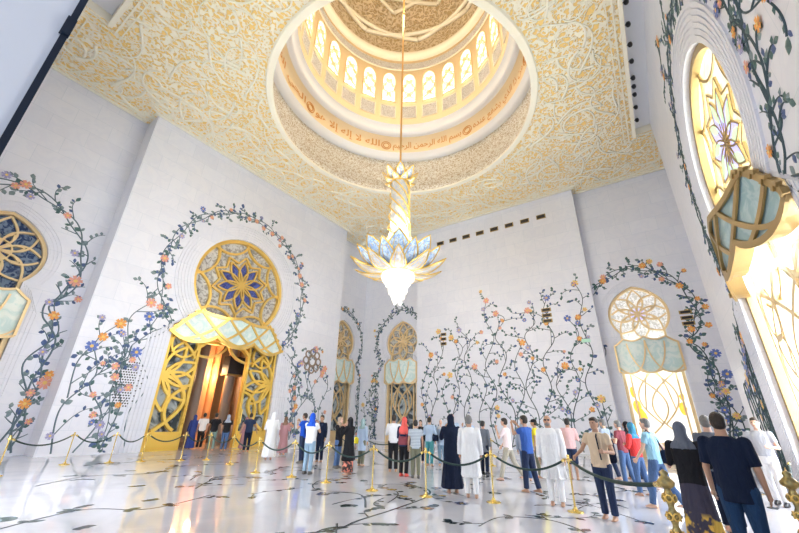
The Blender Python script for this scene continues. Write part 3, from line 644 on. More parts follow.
def around(v, cx, K, off, wob=.14, per=2.0, z0=2.0, **kw):
    """two intertwined stems that follow the keyhole from the floor and over the crown"""
    o = arch(cx, zb=z0, off=off, n=26, **K); L = [0]
    for i in range(1, len(o)): L.append(L[-1]+hypot(o[i][0]-o[i-1][0], o[i][1]-o[i-1][1]))
    T = L[-1]; m = int(T/.55)
    def at(d):
        for i in range(1, len(o)):
            if L[i] >= d: break
        t = (d-L[i-1])/(L[i]-L[i-1]+1e-9); x = o[i-1][0]+(o[i][0]-o[i-1][0])*t; z = o[i-1][1]+(o[i][1]-o[i-1][1])*t
        dx, dz = o[i][0]-o[i-1][0], o[i][1]-o[i-1][1]; l = hypot(dx, dz) or 1; return x, z, dz/l, -dx/l
    for ph in (0, pi):
        P = []
        for k in range(m+1):
            x, z, nx, nz = at(T*k/m); q = wob*sin(ph+k*.55*2*pi/per/1.6); P.append((x+nx*q, z+nz*q))
        v.stem(P, top=False, **kw)
R1 = random.Random(11)
# left wall, projecting panel: garland round the door, tall tangle left of it, smaller one right of it
v = Vine(keep_out((12.45, BIG, 1.15), bounds=(5.3, 21.3, 15.5)), sc=.92, seed=3, soft=True)
around(v, 12.45, BIG, 1.75, z0=.3, step=.5, bl=(.35, .85), fl=.4)
for x0, pts in enumerate(([(5.7, .1), (5.5, 1.8), (6.3, 3.2), (5.9, 4.6), (6.6, 5.6)], [(6.4, .1), (7.0, 1.5), (6.2, 2.9), (7.2, 4.2), (6.9, 5.9), (7.6, 6.9)], [(7.3, .1), (7.6, 2), (7.0, 3.4), (8.0, 4.9), (7.7, 6.2)], [(8.3, .1), (8.0, 1.6), (8.5, 3.0), (7.6, 4.4)], [(5.6, 2.2), (5.5, 3.6), (5.8, 4.4)])):
    v.stem(pts, w=.07, step=.62, bl=(.8, 1.7), fl=.4)
for pts in ([(17.3, .1), (17.7, 2), (17.2, 3.8), (17.9, 5.2)], [(18.3, .1), (18.0, 1.8), (18.9, 3.2), (18.4, 4.9), (19.2, 6.4)], [(19.3, .1), (19.8, 2), (19.2, 3.4), (20.1, 4.8)], [(20.5, .1), (20.1, 2.2), (20.8, 3.8), (20.3, 5.1)]): v.stem(pts, step=.6, fl=.25)
v.build(WA, FA)
v = Vine(keep_out((1.85, SMALL, .75), bounds=(.2, 5.15, 12.6)), sc=1.0, seed=5, soft=True); around(v, 1.85, SMALL, 1.3, z0=.2, step=.6, bl=(.5, 1.2), fl=.4)
for pts in ([(4.2, .1), (4.7, 1.9), (4.1, 3.5), (4.8, 4.9), (4.3, 6.2), (4.7, 7.4)], [(4.8, .1), (4.5, 1.5), (5.0, 2.8)]): v.stem(pts, step=.6, fl=.35)
v.build(WA, FAR)
v = Vine(keep_out((23.45, SMALL, .7), bounds=(21.6, 26.15, 11.3)), sc=.72, seed=6); around(v, 23.45, SMALL, 1.02, wob=.1, z0=.2, step=.5, bl=(.3, .8), fl=.15)
for pts in ([(25.7, .1), (25.9, 2), (25.6, 3.6)],): v.stem(pts, step=.4, fl=.2)
v.build(WA, FAR)
# far wall recesses
v = Vine(keep_out((-17.6, SMALL, .7), bounds=(-21.8, -15.6, 11.6)), sc=.72, seed=7); around(v, -17.6, SMALL, 1.05, wob=.1, z0=.2, step=.4, bl=(.3, .8), fl=.15)
for pts in ([(-21.4, .1), (-21.2, 1.5), (-21.5, 2.8)], [(-20.8, .1), (-20.4, 2), (-20.9, 3.6), (-20.4, 4.8)], [(-20.0, .1), (-20.2, 1.8), (-19.8, 3.0)]): v.stem(pts, step=.4, fl=.1)
v.build(WB, FBR)
v = Vine(keep_out((0, SMALL, .72), bounds=(-2.1, 3.6, 12.3)), sc=.9, seed=9); around(v, 0, SMALL, 1.25, wob=.16, z0=.2, step=.4, bl=(.4, .95), fl=.5)
for pts in ([(2.4, .1), (2.9, 2), (2.4, 3.8), (3.1, 5.3)], [(3.1, .1), (3.3, 1.8), (2.9, 3.2), (3.3, 4.2)]): v.stem(pts, step=.4, fl=.3)
v.build(WB, FBR)
# far wall panel: many vines climbing out of the floor to different heights
v = Vine(keep_out(bounds=(-15.4, -2.3, 11)), sc=.86, seed=21)
X = lambda y: -y
for pts in ([(14.9, .1), (14.6, 2), (15.1, 3.7), (14.6, 5.2), (14.2, 6.4)], [(14.0, .1), (14.3, 1.9), (13.7, 3.6), (14.0, 4.9), (13.3, 6.2), (13.1, 7.3), (13.5, 8.2)], [(13.1, .1), (12.8, 2), (13.3, 3.6), (12.6, 4.8)],
            [(12.2, .1), (12.5, 1.9), (11.9, 3.6), (12.2, 5.2), (11.5, 6.7), (12.4, 7.6)], [(11.2, .1), (11.6, 2.3), (10.9, 4.2), (11.4, 5.9), (10.9, 7.1), (11.7, 8.1)], [(10.2, .1), (10.5, 2), (9.8, 3.9), (10.6, 5.3)],
            [(9.3, .1), (9.7, 2), (9.1, 3.6), (9.8, 5.3), (9.0, 7.2), (9.6, 8.8), (9.35, 10.1)], [(8.4, .1), (8.0, 2.2), (8.9, 4.1), (8.2, 5.9), (8.9, 7.3), (8.1, 8.5), (8.7, 9.0)], [(7.6, .1), (7.9, 1.8), (7.2, 3.6), (7.7, 5.2), (7.0, 6.7)],
            [(6.8, .1), (6.5, 2), (7.1, 3.8), (6.4, 5.6), (6.8, 7.1), (6.0, 8.0), (6.4, 8.9)], [(5.9, .1), (6.2, 1.9), (5.5, 3.6), (5.8, 5.4), (4.9, 6.8), (5.4, 8.4), (5.0, 9.6)], [(5.0, .1), (4.6, 2.2), (5.2, 3.8), (4.5, 5.0)],
            [(4.2, .1), (4.5, 1.9), (3.8, 3.9), (4.1, 5.5), (3.4, 6.9), (3.9, 8.0)], [(3.3, .1), (3.0, 2), (3.5, 3.9), (2.8, 5.6), (3.2, 7.6), (2.8, 9.2), (3.1, 10.3)], [(2.6, .1), (2.8, 3)]):
    v.stem([(X(a), b) for a, b in pts], step=.60, bl=(.8, 1.9), fl=.33)
v.build(WB, FB)
# right wall: garland of two or three strands round the great window, dense trunks running to its far foot
v = Vine(keep_out((-12.45, BIG, 1.1), bounds=(-21.5, -5.3, 17.5)), sc=.9, seed=31)
around(v, -12.45, BIG, 1.7, wob=.22, z0=.2, step=.34, bl=(.5, 1.1), fl=.3)
for k in range(7):
    x = -17.3-.42*k; v.stem([(x, .1), (x+.25*R1.uniform(-1, 1), 1.7), (x-.1, 3.1), (x+.15+.1*k, 4.5-.25*k)], step=.6, bl=(.4, 1.0), fl=.3, w=.09)
for pts in ([(-9, 14.3), (-8.2, 15.2), (-7.1, 14.7), (-6.2, 15.4)], [(-8.3, 13.0), (-7.4, 12.2), (-6.6, 12.7), (-5.8, 11.9)], [(-12.4, 14.3), (-11.2, 15.4), (-9.8, 15.0)], [(-8.1, 11.0), (-7.2, 10.2), (-7.4, 9.0), (-6.3, 8.2)], [(-14, 14.0), (-14.8, 14.9), (-13.6, 15.6)]): v.stem(pts, w=.08, step=.5, bl=(.7, 1.4), fl=.45)
v.build(WC, FC)
# floor inlay: long sweeping stems plus scattered sprigs, polished flush
FL = Matrix(((1, 0, 0, 0), (0, 0, 1, 0), (0, -1, 0, 0), (0, 0, 0, 1)))
v = Vine(lambda p: not (.8 < p[0] < 26 and -2.8 < p[1] < 20.4), palette='floor', sc=.8, seed=41)
for pts, w_ in (([(3.6, 5.6), (4.95, 4.65), (5.8, 4.68), (7.0, 4.7), (8.4, 4.85), (9.3, 5.4), (9.4, 6.3), (8.7, 6.9)], .12), ([(5.2, 1.2), (6.2, 1.7), (7.2, 1.3), (7.9, 2.0), (7.6, 2.8), (6.7, 2.9)], .11),
                ([(6.6, 5.2), (7.6, 6.2), (7.4, 7.4), (8.4, 8.3), (9.8, 8.2)], .08), ([(10, 1.0), (11.4, 1.8), (12.6, 1.2), (13.8, 2.0), (15, 1.4)], .10), ([(9.8, 4.2), (11, 5.2), (12.6, 5.0), (13.4, 6.2), (12.6, 7.2)], .09),
                ([(3.4, 12.6), (4.8, 13.6), (6.2, 13.0), (7.6, 14.2), (9.0, 13.5)], .11), ([(1.8, 8.3), (3.2, 9.0), (4.0, 8.2), (5.4, 8.6)], .10), ([(8, 0.2), (9.2, -.6), (10.6, 0), (12, -.9)], .10), ([(5.6, 9.6), (6.8, 10.6), (8.2, 10.2), (9.2, 11.2), (10.8, 10.8)], .09),
                ([(6, 16), (7.6, 16.8), (9, 16.2), (10.6, 17.2), (12.2, 16.6), (13.8, 17.4)], .09), ([(3.0, 3.0), (4.0, 2.3), (4.6, 3.0), (4.2, 3.7)], .08)):
    v.stem(pts, w=w_*.75, step=.9, bl=(.4, 1.0), fl=.3, top=False)
for i in range(95):
    x, y = v.r.uniform(5, 22), v.r.uniform(-2, 19.5); a = v.r.uniform(0, 6.3); v.curl(x, y, a, v.r.uniform(.8, 2.0), v.r.choice((-1, 1)), .5)
for i in range(60):
    x, y = v.r.uniform(2, 22), v.r.uniform(-2, 19.5); a = v.r.uniform(0, 6.3)
    for k in range(3): v.leaf(x, y, a+k*.7, v.r.uniform(.16, .32))
v.build(fl, FL)
# small pierced grilles among the vines
def grille(parent, fr, x, z, w_, h, n, name='ladder_grille'):
    mb = MB(); hh = h/n
    for k in range(n): mb.box((x, -.03, z+(k+.5)*hh), (w_, .06, hh*.62), 'bronze'); mb.box((x, -.05, z+(k+.5)*hh), (w_*.8, .05, hh*.42), 'dark')
    mb.build(name, parent, M=fr)
grille(WB, FB, -13.05, 7.0, .45, 1.1, 3); grille(WB, FB, -5.15, 7.8, .62, 1.15, 3); grille(WB, FBR, 2.33, 6.9, .6, 1.0, 3)
mb = MB()                                                          # speckled honeycomb of pierced holes left of the door
for i in range(13):
    for j in range(21):
        x = 7.0+i*.11+(.055 if j % 2 else 0); z = 1.85+j*.115
        if abs((x-7.66)/.56)**2.5+abs((z-2.95)/1.05)**2.5 < 1: mb.lathe([(.036, 0), (.036, .012)], 'dark', n=6, caps=True, M=Matrix.Translation((x, -.002, z)) @ Matrix.Rotation(pi/2, 4, 'X'))
mb.build('pierced_grille', WA, M=FA)
mb = MB()
for k in range(9):
    a = 2*pi*k/8; cx_, cz_, r_ = (18.95, 5.5, .34) if k == 8 else (18.95+.6*cos(a), 5.5+.62*sin(a), .24); mb.bar([(cx_+r_*cos(2*pi*i/14), cz_+r_*sin(2*pi*i/14)) for i in range(14)], .09, -.06, 0, 'passage_wall', closed=True)
mb.build('medallion', WA, M=FA)
mb = MB(); mb.box((-3.05, -.03, 6.45), (.5, .05, .22), 'exit_green'); mb.build('exit_sign', WB, M=FB)
# ---------------------------------------------------------------- chandelier
ch = empty('chandelier', (DC[0], DC[1], 0), 0, 'huge golden lotus chandelier with blue glass petals hanging from the dome', 'chandelier')
mb = MB(); mb.tube([(0, 0, 37.4), (0, 0, 14.1)], .055, 'rod', 8); mb.build('rod', ch)
mb = MB(); mb.lathe([(.05, 14.35), (.16, 14.3), (.30, 14.1), (.34, 13.9), (.22, 13.65), (.45, 13.5), (.52, 13.25), (.45, 13.1)], 'gold', n=20)
mb.build('crown_cup', ch, smooth=True)
mb = MB(); mb.lathe([(.44, 13.15), (.46, 12.9), (.43, 12), (.47, 10.4), (.55, 9.4), (.62, 8.6)], 'petal_cream', n=24)
sh = mb.build('shaft', ch, smooth=True); mb = MB()
for k in range(6): mb.tube([(.50*cos(2*pi*k/6+t*.30)*(1+.006*t), .50*sin(2*pi*k/6+t*.30)*(1+.006*t), 13.1-4.4*t/24) for t in range(25)], .045, 'gold', 5)
mb.build('spiral_band', sh, smooth=True)
def petal(parent, ang, r0, z0, r1, z1, w_, blue, name='petal', bow=.25):
    """one lotus petal: gilt rim round a pane; grows from (r0, z0) to the tip (r1, z1)"""
    M = Matrix.Rotation(ang, 4, 'Z'); n = 10; mid = []; L_, R_ = [], []
    dr, dz = r1-r0, z1-z0; l = hypot(dr, dz)
    for i in range(n+1):
        t = i/n; ww = w_*sin(pi*min(1, t**.75))**.8*(1 if t < .99 else 0); b_ = bow*sin(pi*t)
        c = (r0+dr*t+b_*dz/l, z0+dz*t-b_*dr/l); mid.append(c); L_.append(Vector((c[0]-.12*ww, ww, c[1]+.1*ww))); R_.append(Vector((c[0]-.12*ww, -ww, c[1]+.1*ww)))
    C_ = [Vector((c[0], 0, c[1])) for c in mid]
    p = MB(); p.tube(L_+R_[::-1][1:-1], .04, 'gold', 5, closed=True); o = p.build(name, parent, M=M, smooth=True)
    g = MB(); vs = L_+C_+R_; k = n+1
    g.add(vs, [(i, i+1, k+i+1, k+i) for i in range(n)]+[(k+i, k+i+1, 2*k+i+1, 2*k+i) for i in range(n)], blue); g.build('pane', o, M=M)
    h = MB(); q = [a_.lerp(b_, .5) for a_, b_ in zip(L_, C_)][2:-2]; q2 = [a_.lerp(b_, .5) for a_, b_ in zip(R_, C_)][2:-2]
    h.tube(q+q2[::-1], .018, 'gold', 4, closed=True); h.tube([C_[3], C_[n//2]*.5+C_[n//2+1]*.5, C_[-3]], .014, 'gold', 4); h.build('pane_tracery', o, M=M)
a00 = radians(180+34.6)
for k in range(8): petal(ch, a00+2*pi*k/8, .30, 8.1, 2.0, 9.35, .64, 'petal_blue')
for k in range(8): petal(ch, a00+2*pi*(k+.5)/8, .35, 8.1, 1.45, 8.6, .34, 'petal_cream', 'inner_petal')
for k in range(10): petal(ch, a00+2*pi*(k+.5)/10, .5, 8.1, 2.3, 8.85, .42, 'petal_blue', 'outer_petal')
for k in range(10): petal(ch, a00+2*pi*k/10, .5, 8.0, 2.25, 8.45, .36, 'petal_cream', 'lower_petal')
for k in range(8): petal(ch, a00+2*pi*k/8, .3, 13.25, .95, 13.85, .22, 'petal_blue', 'crown_petal', .1)
for k in range(8): petal(ch, a00+2*pi*(k+.5)/8, .3, 13.2, .85, 13.35, .16, 'petal_blue', 'crown_petal', .1)
mb = MB(); mb.lathe([(.3, 8.7), (.6, 8.45), (1.0, 8.2), (1.05, 8.05), (.8, 7.95)], 'gold', n=24); mb.build('hub', ch, smooth=True)
mb = MB(); rc = random.Random(3)                                    # tiers of hanging crystal drops
for (rr_, z, n, l) in ((.72, 8.0, 26, .4), (.55, 7.8, 22, .45), (.40, 7.5, 16, .5), (.28, 7.2, 12, .5), (.15, 6.95, 6, .5)):
    for k in range(n):
        a = 2*pi*k/n; x, y = rr_*cos(a), rr_*sin(a); ll = l*rc.uniform(.8, 1.1); mb.lathe([(.012, z), (.05, z-ll*.3), (.06, z-ll*.7), (.005, z-ll)], 'crystal', (x, y, 0), 6)
    mb.lathe([(rr_*.9, z+.02), (rr_, z), (rr_*.9, z-.25), (rr_*.7, z-.3)], 'crystal', n=20)
tag(mb.build('crystal_drops', ch), 'tiers of glowing crystal drops')
# ---------------------------------------------------------------- barrier posts and ropes
mat('brass', (.90, .68, .22), .18, .9); mat('rope_velvet', (.02, .05, .045), .7, bump=.5, bscale=60); mat('old_gold', (.60, .44, .16), .3, .8, noise_s=14, noise_c=(.28, .24, .12))
def post_proto():
    r = empty('barrier_post')
    mb = MB(); mb.lathe([(.002, 0), (.15, 0), (.155, .01), (.145, .02), (.08, .03), (.035, .06), (.028, .09)], 'brass', n=28); mb.build('base_plate', r, smooth=True)
    mb = MB(); mb.lathe([(.018, .03), (.0165, .5), (.018, .90)], 'brass', n=14); mb.build('pole', r, smooth=True)
    mb = MB(); mb.lathe([(.019, .88), (.030, .89), (.032, .93), (.026, .95), (.020, .955), (.028, .975), (.024, .997), (.002, 1.005)], 'brass', n=16)
    for k in range(4): a = k*pi/2; mb.tube([(.035*cos(a), .035*sin(a), .91), (.058*cos(a), .058*sin(a), .90), (.058*cos(a), .058*sin(a), .93)], .006, 'brass', 5)
    mb.build('finial', r, smooth=True); return r
def rope(a, b, label, sag=.24, r=.022, group='dark ropes slung between the brass posts'):
    a, b = Vector((*a, .915)) if len(a) == 2 else Vector(a), Vector((*b, .915)) if len(b) == 2 else Vector(b); d = (b-a); d.z = 0; d.normalize(); a += d*.06; b -= d*.06; c = (a+b)/2
    P = [a.lerp(b, i/20)-Vector((0, 0, sag*4*(i/20)*(1-i/20)))-c for i in range(21)]
    o = empty('barrier_rope', c, 0, label, 'rope', group); mb = MB(); mb.tube(P, r, 'rope_velvet', 8); mb.build('cord', o, smooth=True)
    for q in (P[:2], P[-2:]): mb = MB(); mb.tube([q[0], q[0].lerp(q[1], .9)], r*1.25, 'brass', 8); mb.build('end_cap', o, smooth=True)
PG = 'brass barrier posts'
POSTS = [((8.92, 1.80), 'brass barrier post between the man in the long white tunic and the man in tan'), ((8.75, 3.40), 'brass barrier post right of the long white tunic seen from behind'), ((8.35, 4.85), 'brass barrier post in front of the boy in the striped shirt'),
         ((8.15, 6.25), 'brass barrier post left of the woman in the red headscarf'), ((8.3, 7.95), 'brass barrier post left of the woman in the long black robe with patterned hem'), ((8.35, 9.4), 'brass barrier post left of the pair in blue'), ((8.2, 10.9), 'brass barrier post beside the man in a white robe and headcloth'),
         ((9.0, 13.5), 'brass barrier post below the right edge of the doorway'), ((9.2, 15.4), 'brass barrier post before the middle of the doorway'), ((8.45, 15.9), 'brass barrier post before the left door leaf'), ((7.25, 16.4), 'brass barrier post left of the door'),
         ((6.35, 16.7), 'third brass barrier post from the left edge'), ((5.2, 17.1), 'second brass barrier post from the left edge'), ((3.2, 15.2), 'leftmost brass barrier post')]
pp = post_proto()
for i, ((x, y), lb) in enumerate(POSTS):
    o = pp if i == 0 else copy_tree(pp); o.location = (x, y, 0); tag(o, lb, 'barrier post', PG)
RL = ['dark rope in front of the man in a long white tunic', 'dark rope across the striding man in pink', 'dark rope in front of the two people in long robes', 'dark rope in front of the woman in the red headscarf', 'dark rope in front of the woman with the yellow bag', 'dark rope below the person under the blue cloth', 'dark rope left of the pair in blue',
      'dark rope between the white robe and the doorway', 'dark rope across the right door leaf', 'dark rope across the middle of the doorway', 'dark rope before the left door leaf', 'dark rope left of the golden door', 'dark rope across the vines at the far left', 'dark rope leaving the left edge']
for i in range(len(POSTS)-1): 
    if i == 0: rope(POSTS[0][0], POSTS[1][0], RL[1])
    else: rope(POSTS[i][0], POSTS[i+1][0], RL[i+1] if i+1 < len(RL) else RL[-1])
# the rear row, glimpsed between the visitors
REAR = [((14.6, 13.4), 'brass barrier post of the rear row near the narrow corner window'), ((13.6, 11.2), 'brass barrier post of the rear row behind the woman with the yellow bag'), ((14.5, 9.4), 'brass barrier post of the rear row behind the woman in the red headscarf'), ((15.6, 6.0), 'brass barrier post of the rear row behind the grey suit'), ((15.2, 4.6), 'brass barrier post of the rear row behind the striding man in pink')]
for (x, y), lb in REAR: o = copy_tree(pp); o.location = (x, y, 0); tag(o, lb, 'barrier post', PG)
rope(REAR[0][0], REAR[1][0], 'dark rope of the rear row left of the yellow bag', .3); rope(REAR[1][0], REAR[2][0], 'dark rope of the rear row in front of the corner window', .3); rope(REAR[3][0], REAR[4][0], 'dark rope of the rear row between suit and pink shirt', .2)
def ornate(x, y, lb, lean=(0, 0)):
    o = empty('ornate_post', (x, y, 0), 0, lb, 'barrier post', 'ornate gilt barrier posts')
    mb = MB(); mb.lathe([(.002, 0), (.2, 0), (.2, .03), (.13, .06), (.06, .09), (.05, .14)], 'old_gold', n=20); mb.build('base_plate', o, smooth=True)
    mb = MB(); mb.lathe([(.03, .1), (.028, .5), (.03, .98)], 'old_gold', n=12); mb.build('pole', o, smooth=True)
    for k in range(5):
        mb = MB(); z = .22+k*.165
        mb.lathe([(.03, z-.07), (.045, z-.02), (.048, z+.02), (.03, z+.07)], 'old_gold', n=12)
        for j in range(6):
            a = j*pi/3+k*.5; c = Vector((.056*cos(a), .056*sin(a), z)); T = Vector((-sin(a), cos(a), 0)); mb.tube([c+T*.028*cos(t*.9)+Vector((0, 0, .034*sin(t*.9))) for t in range(7)], .009, 'gold', 5, closed=True); mb.tube([c, c*1.0+Vector((.02*cos(a), .02*sin(a), 0))], .014, 'old_gold', 6)
        mb.build('rosette', o, smooth=True)
    mb = MB(); mb.lathe([(.04, .97), (.08, 1.0), (.085, 1.03), (.05, 1.07), (.03, 1.09), (.045, 1.12), (.002, 1.15)], 'old_gold', n=14); mb.build('finial', o, smooth=True)
    return o
ornate(5.35, .12, 'ornate gilt barrier post covered in rosettes, in front of the man in light blue'); ornate(6.3, -1.02, 'ornate gilt barrier post at the right edge beside the great window')
rope((8.92, 1.80), (5.35, .12, 1.0), 'dark rope running from the last brass post to the ornate post', .14, .025)
rope((6.3, -1.02, 1.0), (10.3, -1.75, 1.0), 'dark rope leading away from the ornate post by the great window', .1, .02)
# ---------------------------------------------------------------- visitors
def cloth(name, col, stripes=None, floral=None, rough=.85):
    k = 'cloth_'+name
    if k in MATS: return k
    m = bpy.data.materials.new(k); m.use_nodes = True; nt = m.node_tree; b = nt.nodes['Principled BSDF']; b.inputs['Base Color'].default_value = (*col, 1); b.inputs['Roughness'].default_value = rough; b.inputs['Specular IOR Level'].default_value = .2
    tc = N(nt, 'ShaderNodeTexCoord'); mp = N(nt, 'ShaderNodeMapping'); mp.inputs['Scale'].default_value = (9, 9, 2.2); n = N(nt, 'ShaderNodeTexNoise'); n.inputs['Scale'].default_value = 1.6; n.inputs['Detail'].default_value = 3; n.inputs['Distortion'].default_value = 1
    nt.links.new(tc.outputs['Object'], mp.inputs[0]); nt.links.new(mp.outputs[0], n.inputs['Vector'])
    bp = N(nt, 'ShaderNodeBump'); bp.inputs['Strength'].default_value = .8; bp.inputs['Distance'].default_value = .05; nt.links.new(n.outputs['Fac'], bp.inputs['Height']); nt.links.new(bp.outputs[0], b.inputs['Normal'])
    if stripes:
        wv = N(nt, 'ShaderNodeTexWave', bands_direction='Z'); wv.inputs['Scale'].default_value = stripes[1]; nt.links.new(tc.outputs['Object'], wv.inputs['Vector'])
        r = ramp(nt, ((.45, col), (.55, stripes[0]))); nt.links.new(wv.outputs['Fac'], r.inputs[0]); nt.links.new(r.outputs[0], b.inputs['Base Color'])
    if floral:                                                     # printed blossoms towards the hem
        v = N(nt, 'ShaderNodeTexNoise'); v.inputs['Scale'].default_value = floral[1]; v.inputs['Detail'].default_value = 2; nt.links.new(tc.outputs['Object'], v.inputs['Vector']); r = ramp(nt, ((.50, (0, 0, 0)), (.56, (1, 1, 1)))); nt.links.new(v.outputs['Fac'], r.inputs[0])
        sx = N(nt, 'ShaderNodeSeparateXYZ'); nt.links.new(tc.outputs['Object'], sx.inputs[0]); r2 = ramp(nt, ((floral[2], (1, 1, 1)), (floral[2]+.08, (0, 0, 0)))); nt.links.new(sx.outputs['Z'], r2.inputs[0])
        mu = N(nt, 'ShaderNodeMath', operation='MULTIPLY'); nt.links.new(r.outputs[0], mu.inputs[0]); nt.links.new(r2.outputs[0], mu.inputs[1]); mx = N(nt, 'ShaderNodeMix', data_type='RGBA'); nt.links.new(mu.outputs[0], mx.inputs[0]); mx.inputs[6].default_value = (*col, 1); mx.inputs[7].default_value = (*floral[0], 1); nt.links.new(mx.outputs[2], b.inputs['Base Color'])
    MATS[k] = m; return k
for nm, c in (('skin_light', (.72, .45, .33)), ('skin_tan', (.52, .30, .20)), ('skin_dark', (.34, .19, .12))):
    mt = mat(nm, c, .5); mt.node_tree.nodes['Principled BSDF'].inputs['Subsurface Weight'].default_value = .08
mat('hair_black', (.02, .016, .014), .5, bump=.6, bscale=70); mat('hair_brown', (.035, .022, .015), .5, bump=.6, bscale=70); mat('hair_grey', (.20, .195, .19), .5, bump=.6, bscale=70)
mat('eye', (.02, .015, .01), .2); mat('lips', (.42, .18, .15), .5); mat('sole', (.12, .11, .10), .6)
def fuse(mb, name, parent, vox, smooth=3):
    me = bpy.data.meshes.new(name); me.from_pydata(mb.v, [], mb.f); t = bpy.data.objects.new(name, me); COL.objects.link(t)
    r = t.modifiers.new('r', 'REMESH'); r.mode = 'VOXEL'; r.voxel_size = vox; r.use_smooth_shade = True
    if smooth: s = t.modifiers.new('s', 'SMOOTH'); s.iterations = smooth; s.factor = .6
    dg = bpy.context.evaluated_depsgraph_get(); out = bpy.data.meshes.new_from_object(t.evaluated_get(dg)); bpy.data.objects.remove(t)
    out.materials.clear(); out.materials.append(MATS[mb.names[0]]); out.polygons.foreach_set('material_index', [0]*len(out.polygons)); out.polygons.foreach_set('use_smooth', [True]*len(out.polygons))
    o = bpy.data.objects.new(name, out); COL.objects.link(o)
    if parent: o.parent = parent
    return o
def ell(mb, rows, m, n=18):
    """closed loft of level ellipses: (x, y, z, depth radius, width radius)"""
    vs = [(x+a*cos(2*pi*i/n), y+b*sin(2*pi*i/n), z) for x, y, z, a, b in rows for i in range(n)]; k = len(rows)
    mb.add(vs, [(j*n+i, j*n+(i+1) % n, (j+1)*n+(i+1) % n, (j+1)*n+i) for j in range(k-1) for i in range(n)]+[tuple(range(n))[::-1], tuple((k-1)*n+i for i in range(n))], m)
def ball(mb, c, r, m, n=12):
    a, b, d = (r, r, r) if not isinstance(r, tuple) else r
    ell(mb, [(c[0], c[1], c[2]+d*sin(t), a*max(.02, cos(t)), b*max(.02, cos(t))) for t in [-pi/2+pi*i/8 for i in range(9)]], m, n)
def limb(mb, P, R, m, n=10):
    P = [Vector(p) for p in P]; pts = []; rs = []
    for i in range(len(P)-1):
        for k in range(5): pts.append(P[i].lerp(P[i+1], k/5)); rs.append(R[i]+(R[i+1]-R[i])*k/5)
    pts.append(P[-1]); rs.append(R[-1]); mb.tube(pts, rs, m, n); ball(mb, P[0], R[0], m); ball(mb, P[-1], R[-1], m)
    for p, r in zip(P[1:-1], R[1:-1]): ball(mb, p, r, m)
ARM = {'down': ((-.01, .05, -.29), (.05, .06, -.53)), 'phone': ((.15, .04, -.21), (.27, -.10, .05)), 'phone_high': ((.20, .05, -.10), (.33, -.08, .14)), 'hip': ((-.06, .20, -.22), (.05, .03, -.36)), 'fold': ((.04, .07, -.28), (.23, -.10, -.22)),
       'reach': ((.10, .10, -.25), (.30, .16, -.36)), 'back': ((-.10, .05, -.27), (-.17, -.12, -.44)), 'swing_f': ((.10, .04, -.27), (.25, .03, -.46)), 'swing_b': ((-.14, .06, -.26), (-.16, .08, -.51)), 'hold': ((.02, .08, -.28), (.25, .0, -.26)), 'wide': ((-.02, .13, -.27), (.03, .20, -.51)), 'head': ((.10, .12, -.08), (.10, -.06, .14))}
